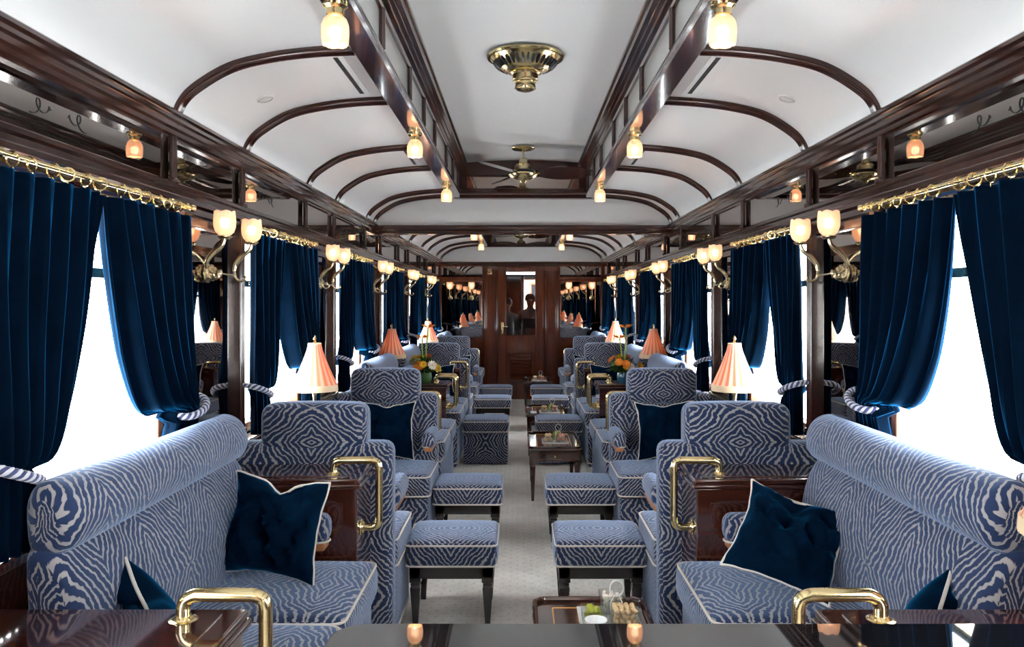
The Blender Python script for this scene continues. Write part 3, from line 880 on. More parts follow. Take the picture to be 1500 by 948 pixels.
# ------------------------------------------------------------------ upholstery
def piping_ring(b, x0, x1, y0, y1, r, z, pr=.0052):
    b.tube(rrect(x0, x1, y0, y1, r, z), pr, 6, closed=True)
def make_chair(lab, loc, rz):
    t = thing('lounge_chair', lab, 'chair', loc, rz, 'zebra velvet lounge chairs facing each other')
    MB().rbox(-.365, .365, -.50, .02, .03, .372, .03, n=3).build('seat_base', 'zebra', t)
    b = MB(); piping_ring(b, -.366, .366, -.502, .02, .03, .065); b.build('base_piping', 'piping', t)
    st = MB().rbox(-.378, .378, -.53, .03, .375, .520, .045, n=6, seg=4, bulge=(0, .008, .022)).build('seat_cushion', 'zebra', t)
    b = MB(); piping_ring(b, -.375, .375, -.527, .03, .045, .508); piping_ring(b, -.375, .375, -.527, .03, .045, .385); b.build('piping', 'piping', st)
    bk = MB().rbox(-.372, .372, 0, .15, .03, .995, .05, n=6, seg=4, bulge=(0, .012, .004)).build('backrest', 'zebra', t)
    MB().rbox(-.245, .245, -.035, .135, .93, 1.168, .05, n=5, seg=4, bulge=(0.004, .015, .010)).build('headrest', 'zebra2', t)
    for d in (-1, 1):
        a = MB().rbox(d * .30, d * .385, -.34, .02, .665, .765, .038, n=4, seg=4, bulge=(.004, 0, .006)).build('arm_pad', 'zebra2', t)
        MB().rbox(d * .315, d * .372, -.325, .0, .638, .672, .012).build('arm_wood', 'arm_wood', a)
        b = MB(); b.tube(catmull([(d * .345, -.335, .672), (d * .30, -.30, .672), (d * .30, -.02, .672)], 4), .004, 6); b.build('arm_piping', 'piping', a)
    return t
YB, YC, PER = 3.93, 5.85, 5.94
chair0 = None
CH = [(YB, 'B', 'its back to the camera, behind the near sofa', 0), (YC, 'C', 'facing the camera with a blue pillow', 0),
      (YB + PER - .05, 'B', 'its back to the camera, beyond the flowers', 1), (YC + PER - .05, 'C', 'facing the camera, nearest the end wall', 1)]
for s in (-1, 1):
    for y, kd, txt, g in CH:
        lab = 'zebra velvet lounge chair on the %s, %s' % (SIDE[s], txt)
        rz = PI if kd == 'B' else 0
        if chair0 is None: chair0 = make_chair(lab, (s * .99, y, 0), rz)
        else: copy_tree(chair0, (s * .99, y, 0), lab, rz)

def make_sofa(s, y0, y1, pads, lab):
    t = thing('sofa', lab, 'sofa', (s * 1.0, (y0 + y1) / 2, 0), 0, 'zebra velvet sofas along the windows')
    L = (y1 - y0) / 2
    X = lambda a: s * (a - 1.0)          # a = distance from the car's centre line
    MB().rbox(X(.64), X(1.285), -L, L, .03, .425, .03, n=3).build('seat_base', 'zebras', t)
    b = MB()
    xs = sorted((X(.638), X(1.28)))
    piping_ring(b, xs[0], xs[1], -L, L, .03, .07); piping_ring(b, xs[0], xs[1], -L, L, .03, .418); b.build('base_piping', 'piping', t)
    for k in (0, 1):
        a0 = -L + k * L + .004; a1 = -L + (k + 1) * L - .004
        sc_ = MB().rbox(X(.615), X(1.24), a0, a1, .43, .580, .045, n=6, seg=4, bulge=(.012, 0, .018)).build('seat_cushion', 'zebras', t)
        xs = sorted((X(.618), X(1.23)))
        b = MB(); piping_ring(b, xs[0], xs[1], a0 + .002, a1 - .002, .045, .567); b.build('piping', 'piping', sc_)
    prof = catmull([(1.27, 0, .585), (1.20, 0, .585), (1.145, 0, .60), (1.125, 0, .72), (1.135, 0, .86), (1.175, 0, .97), (1.225, 0, 1.03), (1.27, 0, 1.03), (1.285, 0, .95)], 4, closed=True)
    MB().loft_y([(X(p.x), p.z) for p in prof], -L, L, .05, n=8).build('back_cushion', 'zebras', t, smooth=60)
    prof = catmull([(1.275, 0, 1.01), (1.22, 0, .995), (1.165, 0, 1.02), (1.145, 0, 1.08), (1.165, 0, 1.145), (1.21, 0, 1.182), (1.26, 0, 1.182), (1.288, 0, 1.12)], 4, closed=True)
    MB().loft_y([(X(p.x), p.z) for p in prof], -L, L, .045, n=8).build('head_roll', 'zebras', t, smooth=60)
    for k in range(3):
        b = MB().lathe([(.0001, -.006), (.010, -.004), (.012, .0), (.0001, .004)], (X(1.128), -L + (k + .5) * 2 * L / 3, .78), 'x', 12, 1)
        b.build('tuft_button', 'zebra2', t)
    for d in pads:
        ya = d * L - d * .005; yb = ya - d * .11
        a = MB().rbox(X(.80), X(1.10), ya, yb, .672, .782, .04, n=4, seg=4, bulge=(0, .004, .006)).build('arm_pad', 'zebra2', t)
        MB().rbox(X(.815), X(1.09), ya - d * .01, yb + d * .012, .640, .678, .012).build('arm_wood', 'arm_wood', a)
        b = MB(); b.tube(catmull([(X(1.07), yb + d * .005, .678), (X(.84), yb + d * .005, .678), (X(.802), (ya + yb) / 2, .678), (X(.84), ya - d * .005, .678)], 4), .004, 6); b.build('arm_piping', 'piping', a)
    return t
for s in (-1, 1):
    n = SIDE[s]
    make_sofa(s, 2.06, 3.40, [1], 'zebra velvet sofa under the nearest window on the %s, with two blue pillows' % n)
    make_sofa(s, 6.33, 7.58, [-1], 'zebra velvet sofa on the %s, just beyond the forward facing chair' % n)
    make_sofa(s, 8.04, 9.30, [1], 'zebra velvet sofa on the %s, beyond the flowers and middle cabinet' % n)
    make_sofa(s, 12.32, 13.70, [-1], 'zebra velvet sofa on the %s, against the end wall' % n)

# ------------------------------------------------------------------ cabinets with brass grab handles
def make_cabinet(s, y0, y1, zt, handles, lab, xi=.70, big=False):
    t = thing('cabinet', lab, 'cabinet', (s * xi, (y0 + y1) / 2, 0), 0, 'mahogany cabinets between the seats')
    L = (y1 - y0) / 2; q = s
    x0, x1 = 0, q * (1.385 - xi)
    b = MB().rbox(x0 + q * .012, x1, -L + .012, L - .012, 0.0, zt - .04, .006)
    b.build('body', 'console', t)
    for d in (-1, 1):
        MB().rbox(q * .07, x1 - q * .05, d * (L - .014), d * (L - .0095), .12, zt - .10, .004).build('panel', 'console', t)
    b = MB().rbox(x0 - q * .008, x1, -L, L, zt - .042, zt - .022, .008).rbox(x0, x1, -L + .006, L - .006, zt - .024, zt, .008)
    tp = b.build('top', 'console', t)
    if L > .15:
        MB().rbox(q * .05, x1 - q * .06, -L + .05, L - .05, zt - .002, zt + .004, .003).build('raised_panel', 'console', tp)
    MB().rbox(x0, x1, -L + .004, L - .004, 0, .07, .006).build('plinth', 'woodx', t)
    for yh in handles:
        r = .0165
        P = [(q * .13, yh, zt - .0), (q * .13, yh, zt + .03)]
        c = catmull([(q * .13, yh, zt + .035), (q * .122, yh, zt + .052), (q * .10, yh, zt + .062)], 4)
        c2 = catmull([(-q * .035, yh, zt + .062), (-q * .058, yh, zt + .052), (-q * .066, yh, zt + .03)], 4)
        c3 = catmull([(-q * .066, yh, zt - .195), (-q * .058, yh, zt - .215), (-q * .035, yh, zt - .225)], 4)
        pts = [Vector(p) for p in P] + c + c2 + c3 + [Vector((q * .012, yh, zt - .225))]
        h = MB().tube(pts, r, 16).build('grab_handle', 'brass', t)
        prof = [(.0001, .014), (.020, .013), (.024, .009), (.026, .006), (.034, .004), (.036, 0), (.0001, 0)]
        MB().lathe(prof, (q * .13, yh, zt), n=24).build('handle_rose', 'brass', h)
        MB().lathe(prof, (q * .010, yh, zt - .225), 'x', 24, -q).build('handle_rose', 'brass', h)
    return t
for s in (-1, 1):
    n = SIDE[s]
    make_cabinet(s, 1.665, 2.035, .885, [1.95 - 1.85], 'low polished mahogany cabinet with brass handle nearest the camera on the %s' % n)
    make_cabinet(s, 3.42, 3.765, .905, [-.07], 'mahogany cabinet with brass grab handle behind the near %s sofa' % n)
    make_cabinet(s, 6.02, 6.31, .905, [.0], 'mahogany cabinet behind the pillow chair on the %s' % n)
    make_cabinet(s, 7.60, 8.02, .89, [-.10, .10], 'mahogany cabinet carrying the flowers on the %s, with two brass handles' % n)
    make_cabinet(s, 9.32, 9.65, .905, [-.07], 'mahogany cabinet with one handle beyond the middle %s sofas' % n)
    make_cabinet(s, 11.94, 12.30, .905, [.0], 'mahogany cabinet with one handle nearest the end wall on the %s' % n)

# ------------------------------------------------------------------ pillows
def make_pillow(lab, loc, X, Y, size, seed, thick=.075, notch=None):
    """X = in-plane horizontal axis, Y = in-plane upward axis"""
    rnd = random.Random(seed)
    X = Vector(X).normalized(); Y = Vector(Y); Y = (Y - X * X.dot(Y)).normalized(); Z = X.cross(Y)
    t = thing('pillow', lab, 'pillow', loc, 0, 'dark blue velvet scatter pillows with cream piping')
    N = 30; off = rnd.uniform(0, 50)
    notch = rnd.uniform(.06, .12) if notch is None else notch
    def pos(u, v):
        # u, v in -1..1, pinched edges, eared corners
        k = 1 - .13 * (1 - v * v) ** 1.0 * abs(u) ** 3; l = 1 - .13 * (1 - u * u) * abs(v) ** 3
        x, y = u * k, v * l
        w = noise.noise(Vector((x * 1.3 + off, y * 1.3, 0)))
        if v > .0: y -= notch * v ** 2 * math.exp(-(u / .22) ** 2)
        return x + .03 * w + .028 * noise.noise(Vector((x * 3.6, y * 3.6, off + 7))), y + .03 * noise.noise(Vector((x * 1.7, y * 1.7, off))) + .028 * noise.noise(Vector((x * 3.6 + 9, y * 3.6, off)))
    def wrinkle(x, y):
        r = .0
        p = Vector((x * 1.6 + off, y * 1.6, 1.7))
        r += .8 * (.5 - abs(noise.noise(p)) * 2.6)
        p = Vector((x * 4 + y * 2 + off, y * 2.2 - x, 3.1))
        r += .55 * (.5 - abs(noise.noise(p)) * 2.6)
        r += .30 * (.5 - abs(noise.noise(p * 2.1)) * 2.6)
        return r
    h = size / 2
    b = MB()
    for sg in (1, -1):
        vs = []
        for j in range(N + 1):
            for i in range(N + 1):
                u = math.sin(PI / 2 * (2 * i / N - 1)); v = math.sin(PI / 2 * (2 * j / N - 1))
                x, y = pos(u, v)
                e = max(0, (1 - u * u) * (1 - v * v)) ** .42
                z = sg * thick * e * (1 + (.72 * wrinkle(x, y) if sg > 0 else 0) ) + .012 * noise.noise(Vector((x, y, off + 3)))
                if sg > 0: z -= thick * .55 * e * max(0, v) * math.exp(-(u / .2) ** 2)
                vs.append(X * (x * h) + Y * (y * h) + Z * z)
        b.add(vs, [(j * (N + 1) + i, j * (N + 1) + i + 1, (j + 1) * (N + 1) + i + 1, (j + 1) * (N + 1) + i) for j in range(N) for i in range(N)])
    b.build('cover', 'pillow', t, smooth=80)
    pts = []
    for e in range(4):
        for i in range(24):
            q = 2 * i / 24 - 1; q = math.sin(PI / 2 * q)
            u, v = ((q, -1), (1, q), (-q, 1), (-1, -q))[e]
            x, y = pos(u, v); pts.append(X * (x * h) + Y * (y * h) + Z * (.012 * noise.noise(Vector((x, y, off + 3)))))
    MB().tube(pts, .0052, 6, closed=True).build('piping', 'piping', t)
    return t
make_pillow('dark blue pillow leaning on the cabinet end of the near left sofa', (-.955, 3.10, .795), (.96, -.12, -.10), (.02, .20, 1), .375, 3, .075, .22)
make_pillow('dark blue pillow at the camera end of the near left sofa, half hidden', (-1.045, 2.28, .715), (.62, -.75, -.32), (-.30, -.1, 1), .33, 8)
make_pillow('dark blue pillow tilted in the far corner of the near right sofa', (.955, 3.0, .775), (.85, -.40, -.25), (.50, .62, .70), .385, 5, .065, 0)
make_pillow('dark blue pillow at the camera end of the near right sofa, half hidden', (1.06, 2.20, .715), (.55, .78, .35), (.30, -.1, 1), .33, 12)
make_pillow('dark blue pillow upright on the left chair facing the camera', (-.96, 5.715, .755), (1, 0, 0), (0, .16, 1), .40, 21, .06)
make_pillow('dark blue pillow upright on the right chair facing the camera', (.985, 5.715, .755), (1, 0, .02), (0, .16, 1), .40, 22, .06)
make_pillow('dark blue pillow at the far end of the left sofa beyond the flowers', (-.93, 9.08, .79), (1, .05, 0), (0, .2, 1), .36, 31, .06)
make_pillow('dark blue pillow at the far end of the right sofa beyond the flowers', (.93, 9.08, .79), (1, -.05, 0), (0, .2, 1), .36, 32, .06)
make_pillow('dark blue pillow on the farthest left chair', (-.90, 11.60, .735), (1, 0, 0), (0, .16, 1), .36, 41, .06)
make_pillow('dark blue pillow on the farthest right chair', (.92, 11.60, .735), (1, 0, 0), (0, .16, 1), .36, 42, .06)

# ------------------------------------------------------------------ footstools and ottomans
def make_stool(lab, loc, rz=0):
    t = thing('footstool', lab, 'footstool', loc, rz, 'zebra velvet footstools on ebonised legs')
    cu = MB().rbox(-.232, .232, -.22, .22, .300, .425, .028, n=6, seg=4, bulge=(.008, .008, .018)).build('cushion', 'zebra', t)
    b = MB(); piping_ring(b, -.233, .233, -.221, .221, .03, .408); piping_ring(b, -.233, .233, -.221, .221, .03, .304); b.build('piping', 'piping', cu)
    MB().box(-.215, .215, -.205, .205, .235, .30, .006).build('apron', 'black_wood', t)
    for x in (-1, 1):
        for y in (-1, 1):
            b = MB(); cx, cy = x * .185, y * .175
            prof = [(.028, .30), (.028, .215), (.024, .21), (.024, .20), (.028, .195), (.024, .19), (.013, .0)]
            b.rbox(cx - .03, cx + .03, cy - .03, cy + .03, .215, .30, .004)
            n = 4; vs = []
            for r, z in ((.021, .216), (.024, .205), (.021, .196), (.026, .188), (.013, 0)):
                for a, c in ((-1, -1), (1, -1), (1, 1), (-1, 1)): vs.append((cx + a * r, cy + c * r, z))
            fs = [(j * 4 + i, j * 4 + (i + 1) % 4, (j + 1) * 4 + (i + 1) % 4, (j + 1) * 4 + i) for j in range(4) for i in range(4)] + [(16, 17, 18, 19)]
            b.add(vs, fs); b.build('leg', 'black_wood', t, smooth=30)
    return t
st0 = None
for s in (-1, 1):
    for x, y, txt in ((.378 if s < 0 else .385, 4.38, 'beside the chair that has its back to the camera'), (.378 if s < 0 else .382, 5.66, 'beside the chair with the blue pillow'),
                      (.375 if s < 0 else .37, 10.72, 'farther down the aisle, nearer of the distant pair'), (.375 if s < 0 else .37, 12.1, 'farther down the aisle, last before the door')):
        lab = 'zebra footstool on the %s, %s' % (SIDE[s], txt)
        if st0 is None: st0 = make_stool(lab, (s * x, y, 0))
        else: copy_tree(st0, (s * x, y, 0), lab)
def make_ottoman(s, x, y, lab):
    t = thing('ottoman', lab, 'ottoman', (x, y, 0), 0, 'zebra velvet box ottomans in the aisle')
    MB().rbox(-.225, .225, -.23, .23, .012, .330, .02, n=4).build('base', 'zebra2', t)
    cu = MB().rbox(-.235, .235, -.24, .24, .335, .455, .035, n=6, seg=4, bulge=(.006, .006, .016)).build('cushion', 'zebra', t)
    b = MB(); piping_ring(b, -.235, .235, -.24, .24, .035, .438); piping_ring(b, -.235, .235, -.24, .24, .035, .338); b.build('piping', 'piping', cu)
make_ottoman(-1, -.375, 8.55, 'zebra box ottoman without legs in front of the left sofa beyond the flowers')
make_ottoman(1, .372, 8.55, 'zebra box ottoman without legs behind the coffee table on the right')
# ------------------------------------------------------------------ coffee tables and what stands on them
def make_table(lab, loc):
    t = thing('coffee_table', lab, 'coffee table', loc, 0, 'small mahogany coffee tables on the right of the aisle')
    b = MB().rbox(-.225, .225, -.42, .42, .418, .440, .012)
    fr = b.build('top', 'console', t)
    MB().tube(rrect(-.215, .215, -.41, .41, .05, .447, 5), .011, 8, closed=True).build('raised_rim', 'console', t)
    MB().tube(rrect(-.145, .145, -.33, .33, .004, .4395, 1), .0035, 6, closed=True).build('gold_inlay', 'gold', fr)
    MB().box(-.20, .20, -.395, .395, .325, .42, .005).build('apron', 'console', t)
    for d in (-1, 1):
        dr = MB().rbox(-.13, .13, d * .393, d * .402, .34, .405, .004).build('drawer', 'console', t)
        MB().lathe([(.0001, .018), (.009, .014), (.006, 0), (.0001, 0)], (0, d * .400, .372), 'y', 12, d).build('knob', 'brass', dr)
    for x in (-1, 1):
        for y in (-1, 1):
            cx, cy = x * .185, y * .38; vs = []
            for r, z in ((.022, .42), (.022, .30), (.018, .295), (.022, .288), (.011, 0)):
                for a, c in ((-1, -1), (1, -1), (1, 1), (-1, 1)): vs.append((cx + a * r, cy + c * r, z))
            fs = [(j * 4 + i, j * 4 + (i + 1) % 4, (j + 1) * 4 + (i + 1) % 4, (j + 1) * 4 + i) for j in range(4) for i in range(4)] + [(16, 17, 18, 19)]
            MB().add(vs, fs).build('leg', 'console', t, smooth=30)
    return t
TB = [(.245, 2.90, 'nearest the camera with olives and nuts'), (.265, 7.20, 'in the middle of the car before the ottoman'), (.262, 9.22, 'beyond the ottoman carrying a white card'), (.25, 12.9, 'farthest from the camera by the door')]
tp = None
for x, y, txt in TB:
    lab = 'mahogany coffee table on the right, ' + txt
    tp = make_table(lab, (x, y, 0)) if tp is None else tp
    if tp['label'] != lab: copy_tree(tp, (x, y, 0), lab)
def glass_cup(b, cx, cy, w, h, r=.014):
    """square sided open glass dish"""
    for (ww, z) in ((w * .86, 0),):
        pass
    rings = []
    for k, (f, z) in enumerate(((.80, 0.0), (.88, .006), (1.0, h), (.96, h), (.85, .010), (.76, .006))):
        rings.append(rrect(cx - w * f / 2, cx + w * f / 2, cy - w * f / 2, cy + w * f / 2, r * f, z, 3))
    n = len(rings[0]); vs = [p for q in rings for p in q]
    fs = [(j * n + i, j * n + (i + 1) % n, (j + 1) * n + (i + 1) % n, (j + 1) * n + i) for j in range(5) for i in range(n)]
    fs += [tuple(range(n)), tuple(5 * n + i for i in range(n))]
    b.add(vs, fs)
ZT = .4405
def blob(r, sq=(1, 1, 1), seed=0, mat='nut', name='nut'):
    b = MB(); b.lathe([(.0001, -r), (r * .6, -r * .8), (r, 0), (r * .62, r * .78), (.0001, r)], n=9)
    b.v = [tuple(c * q * (1 + .12 * noise.noise(Vector(p) * 60 + Vector((seed, 0, 0)))) for c, q in zip(p, sq)) for p in b.v]
    return b.build(name, mat)
def make_snack(x, y, lab):
    t = thing('snack_dish', lab, 'snack dish', (x, y, ZT), 0, 'glass snack dishes with ring handles')
    b = MB(); glass_cup(b, -.062, -.035, .098, .062); b.build('glass_cup', 'clear', t)
    b = MB(); glass_cup(b, .052, -.040, .118, .070); b.build('glass_cup', 'clear', t)
    b = MB(); glass_cup(b, .018, .078, .100, .078); b.build('glass_cup', 'clear', t)
    b = MB().rbox(-.115, .115, -.105, .135, -.0005, .0045, .002); b.build('tray', 'off', t)
    pts = [(.028 + .026 * math.cos(a), .002, .122 + .030 * math.sin(a)) for a in [-PI / 2 + 2 * PI * k / 20 for k in range(20)]]
    MB().tube(pts, .0028, 6, closed=True).tube([(.003, .002, .004), (.006, .002, .07), (.020, .002, .094)], .0026, 6).tube([(.050, .002, .004), (.048, .002, .07), (.037, .002, .094)], .0026, 6).build('ring_handle', 'off', t)
    return t
def fill(x, y, cx, cy, w, z0, n, r, mat, name, lab, cat, grp, sq=(1, 1, 1), seed=1):
    rnd = random.Random(seed); base = blob(r, sq, seed, mat, name); per = max(2, int((w / (2.0 * r)))) ; k = 0; first = True
    layer = 0
    while k < n:
        for j in range(per):
            for i in range(per):
                if k >= n: break
                o = base if first else base.copy()
                if not first: C.objects.link(o)
                first = False
                ww = w - 2 * r
                px = cx - ww / 2 + (ww * (i + (.5 if per == 1 else 0)) / max(1, per - 1) if per > 1 else 0) + rnd.uniform(-.25, .25) * r + (.5 * r if layer % 2 else 0) * (1 if i < per / 2 else -1)
                py = cy - ww / 2 + (ww * j / max(1, per - 1) if per > 1 else 0) + rnd.uniform(-.25, .25) * r + (.5 * r if layer % 2 else 0) * (1 if j < per / 2 else -1)
                o.location = (x + px, y + py, ZT + z0 + r + layer * r * 1.75)
                o.rotation_euler = (rnd.uniform(0, 3), rnd.uniform(0, 3), rnd.uniform(0, 3))
                tag(o, lab, cat, grp); k += 1
        layer += 1
sx, sy = .31, 3.10
make_snack(sx, sy, 'glass snack dish of olives and nuts on the table nearest the camera')
fill(sx, sy, -.062, -.035, .074, .011, 7, .0165, 'olive', 'olive', 'round green olive in the glass dish on the nearest table', 'olive', 'green olives in the near dish', (1, 1, 1.15), 3)
fill(sx, sy, .052, -.040, .088, .011, 48, .0110, 'nut', 'macadamia_nut', 'pale brown nut in the glass dish on the nearest table', 'nut', 'nuts in the near dish', (1, 1, 1), 4)
fill(sx, sy, .018, .078, .074, .011, 27, .0120, 'nut_w', 'crisp', 'curled pale crisp in the rear glass cup on the nearest table', 'crisp', 'crisps in the near dish', (1.3, .7, .8), 5)
k = 0
for x, y, wh, far in ((.28, 7.13, 'in the middle of the car', 0), (.305, 9.08, 'beyond the ottoman', 1), (.27, 12.78, 'by the door', 2)):
    make_snack(x, y, 'glass snack dish with ring handle on the coffee table ' + wh)
    for (cx, cy, m, nm, sc_) in ((-.062, -.035, 'nut', 'nut', 'brown nut'), (.052, -.040, 'pink', 'candy', 'pink candy'), (.018, .078, 'olive', 'olive', 'green olive')):
        fill(x, y, cx, cy, .074, .011, 8, .0180, m, nm, '%s in the snack dish on the table %s' % (sc_, wh), nm, '%s pieces in the dish %s' % (sc_, wh), (1, 1, 1), 9 + k); k += 1
b = MB().lathe([(.0001, 0), (.022, 0), (.024, .004), (.034, .030), (.042, .064), (.040, .064), (.030, .030), (.0001, .010)], n=32); o = b.build('china_cup', 'white'); o.location = (.245, 2.945, ZT + .0005)
tag(o, 'small plain white china bowl before the olives on the nearest table', 'bowl')
# white cards
b = MB().rbox(-.032, .032, -.075, .075, 0, .003, .001); o = b.build('paper_card', 'white'); o.location = (.125, 9.05, ZT + .0005)
tag(o, 'white paper card lying on the coffee table beyond the ottoman', 'card')
# ------------------------------------------------------------------ table lamps on little wall shelves
def make_lamp(lab, loc, sc_=1):
    t = thing('table_lamp', lab, 'lamp', loc, 0, 'table lamps with peach pleated shades')
    MB().lathe([(.0001, 0), (.055, 0), (.055, .008), (.042, .018), (.018, .026), (.012, .040), (.016, .060), (.011, .085), (.009, .16), (.012, .20), (.016, .215), (.009, .23), (.009, .30), (.0001, .30)], n=28).build('base', 'brass', t)
    n = 96
    def pl(r, h, w): return r * (1 + .012 * math.cos(18 * w)), h
    sh = MB().lathe([(.131, .255), (.110, .300), (.088, .350), (.066, .405), (.046, .460), (.037, .500)], n=n, fn=pl).lathe([(.128, .255), (.107, .300), (.085, .350), (.063, .405), (.043, .460), (.034, .500)], n=n, fn=pl).build('shade', 'silk', t, merge=False)
    MB().lathe([(.133, .262), (.134, .225), (.130, .225), (.129, .262), (.133, .262)], n=n, fn=lambda r, h, w: (r * (1 + (.012 * math.cos(48 * w) if h < .23 else 0)), h)).build('fringe', 'fringe', sh)
    MB().lathe([(.037, .494), (.040, .499), (.037, .505)], n=32).build('top_trim', 'fringe', sh)
    b = MB().tube([(0, 0, .29), (0, 0, .51)], .003, 6)
    for k in range(4):
        w = PI / 2 * k; b.tube([(0, 0, .498), (.035 * math.cos(w), .035 * math.sin(w), .498)], .0018, 5)
    b.build('shade_wire', 'brass', t)
    MB().lathe([(.0001, .0), (.008, .0), (.010, .008), (.006, .014), (.011, .026), (.006, .040), (.0001, .046)], (0, 0, .505), n=14).build('finial', 'brass', t)
    b = MB(); bulb(b, (0, 0, .345), .026); b.build('bulb', 'bulb_soft', t)
    return t
def shelf(s, y, z, lab):
    t = thing('wall_shelf', lab, 'wall table', (s * 1.33, y, z), 0, 'little mahogany wall tables between facing chairs')
    q = -s
    MB().rbox(q * -.005, q * .20, -.24, .24, -.025, 0, .008).build('top', 'console', t)
    MB().prism([(0, -.025), (q * .16, -.025), (q * .03, -.2), (0, -.2)], 'y', -.02, .02).build('bracket', 'console', t)
lp = None
LP = []
for s in (-1, 1):
    shelf(s, 4.80, .905, 'little mahogany wall table under the nearer %s window lamp' % SIDE[s]); shelf(s, 10.76, .905, 'little mahogany wall table under the farthest %s window lamp' % SIDE[s])
    LP += [((s * 1.23, 4.80, .905), 'peach pleated table lamp by the %s window between the two nearest facing chairs' % SIDE[s]),
           ((s * 1.25, 7.83, .8945), 'orange glowing table lamp on the %s middle cabinet behind the flowers' % SIDE[s]),
           ((s * 1.23, 10.76, .905), 'peach pleated table lamp by the %s window, farthest of the three' % SIDE[s])]
LP.append(((1.245, 1.84, .8895), 'table lamp cut off by the frame edge on the nearest right cabinet'))
for loc, lab in LP:
    if lp is None: lp = make_lamp(lab, loc)
    else: copy_tree(lp, loc, lab)

# ------------------------------------------------------------------ flower arrangements
def make_flowers(s, loc, seed, lab, pot):
    rnd = random.Random(seed)
    t = thing('flower_arrangement', lab, 'flowers', loc, 0, 'flower arrangements on the middle cabinets')
    MB().lathe([(.0001, 0), (.055, 0), (.068, .02), (.070, .06), (.062, .095), (.060, .095), (.060, .08), (.0001, .08)], n=28).build('vase', pot, t)
    b = MB()
    for k in range(230):
        a = rnd.uniform(0, 2 * PI); el = rnd.uniform(.12, 1.3); L = rnd.uniform(.08, .17); w = rnd.uniform(.010, .022)
        d = Vector((math.cos(a) * math.cos(el), math.sin(a) * math.cos(el), math.sin(el)))
        p0 = Vector((0, 0, .09)) + d * .03; sd = d.cross(Vector((0, 0, 1))).normalized() * w
        m = p0 + d * L * .55 + Vector((0, 0, .01)); e = p0 + d * L - Vector((0, 0, .02 * rnd.random()))
        b.add([p0, m - sd, e, m + sd, m + Vector((0, 0, .004))], [(0, 1, 4), (1, 2, 4), (2, 3, 4), (3, 0, 4)])
    b.build('foliage', 'leaf', t, smooth=None)
    def bloom(c, d, r, mat, dbl=2):
        d = Vector(d).normalized(); X = d.orthogonal().normalized(); Y = d.cross(X); b = MB()
        for lay in range(dbl):
            n = 11
            for k in range(n):
                a = 2 * PI * (k + lay * .5) / n; o = X * math.cos(a) + Y * math.sin(a); sdv = (-X * math.sin(a) + Y * math.cos(a)) * r * .26
                rr = r * (1 - .25 * lay); c0 = Vector(c) + d * .004 * lay
                b.add([c0, c0 + o * rr * .6 - sdv + d * r * .12, c0 + o * rr + d * r * (.18 + .2 * lay), c0 + o * rr * .6 + sdv + d * r * .12], [(0, 1, 2, 3)])
        f = b.build('bloom', mat, t, smooth=None)
        m = MB(); m.lathe([(.0001, .012), (.007, .010), (.010, 0), (.0001, -.004)], (0, 0, 0), n=10); mm = m.build('bloom_centre', 'orange' if mat == 'yellow' else 'yellow', f)
        mm.location = c; mm.rotation_euler = d.to_track_quat('Z', 'Y').to_euler()
    cols = ['yellow', 'orange', 'yellow', 'redp', 'orange', 'yellow', 'yellow', 'orange', 'redp', 'yellow', 'nut_w', 'stem', 'stem', 'nut_w', 'yellow', 'orange']
    for k in range(16):
        a = 2.4 * k + rnd.uniform(-.2, .2); el = .25 + 1.1 * ((k * .618) % 1)
        d = Vector((math.cos(a) * math.cos(el), math.sin(a) * math.cos(el) , math.sin(el)))
        bloom(Vector((0, 0, .10)) + d * rnd.uniform(.11, .17), d, rnd.uniform(.038, .055), cols[k])
    # tall strelitzia stems
    for dx, h, cc in ((.015, .44, 'orange'), (-.02, .34, 'orange')):
        P = catmull([(0, 0, .08), (dx, 0, .08 + h * .5), (dx * 1.6 - s * .01, 0, .08 + h)], 5)
        st = MB().tube(P, [.007] * len(P), 8).build('tall_stem', 'stem', t)
        b = MB(); c0 = P[-1]
        for k in range(5):
            a = k * 1.3; o = Vector((math.cos(a) * .9, math.sin(a) * .6, .35)).normalized(); sd = o.cross(Vector((0, 1, 0))).normalized() * .012
            b.add([c0, c0 + o * .035 - sd, c0 + o * .075, c0 + o * .035 + sd, c0 + o * .04 + Vector((0, -.006, 0))], [(0, 1, 4), (1, 2, 4), (2, 3, 4), (3, 0, 4)])
        b.build('orange_head', 'orange', st, smooth=None)
    b = MB().lathe([(.0001, -.03), (.02, -.02), (.028, 0), (.02, .02), (.0001, .03)], (-.05, -.03, .20), n=14); b.build('green_bud', 'stem', t)
make_flowers(-1, (-.93, 7.76, .8945), 4, 'bright orange and yellow flower arrangement on the left middle cabinet', 'leaf')
make_flowers(1, (.96, 7.76, .8945), 9, 'yellow and orange flower arrangement in a teal vase on the right cabinet', 'vase')

# ------------------------------------------------------------------ grand piano in the foreground
t = thing('grand_piano', 'glossy black grand piano with closed lid in front of the camera', 'piano', (.405, .516, 0))
def outline(ins=0):
    P = [(-.72 + ins, -.72 + ins)]
    pts = []
    # corner by the far keyboard end, rounded; spine along +y
    for k in range(7):
        w = PI - PI / 2 * k / 6; pts.append((-.665 + (.05 - ins) * math.cos(w), .690 + (.05 - ins) * math.sin(w)))
    for k in range(7):
        w = PI / 2 - PI / 2 * k / 6; pts.append((.83 + (.20 - ins) * math.cos(w), .540 + (.20 - ins) * math.sin(w)))
    cur = catmull([(1.03 - ins, .35, 0), (.98 - ins, .10 + ins, 0), (.72 - ins, -.08 + ins, 0), (.42, -.22 + ins, 0), (.20, -.52 + ins, 0), (-.05, -.68 + ins, 0), (-.30, -.72 + ins, 0)], 5)
    pts += [(p.x, p.y) for p in cur]
    pts.append((-.76 + ins, -.72 + ins))
    return [(x * (.85 if x > 0 else 1), y) for x, y in pts]
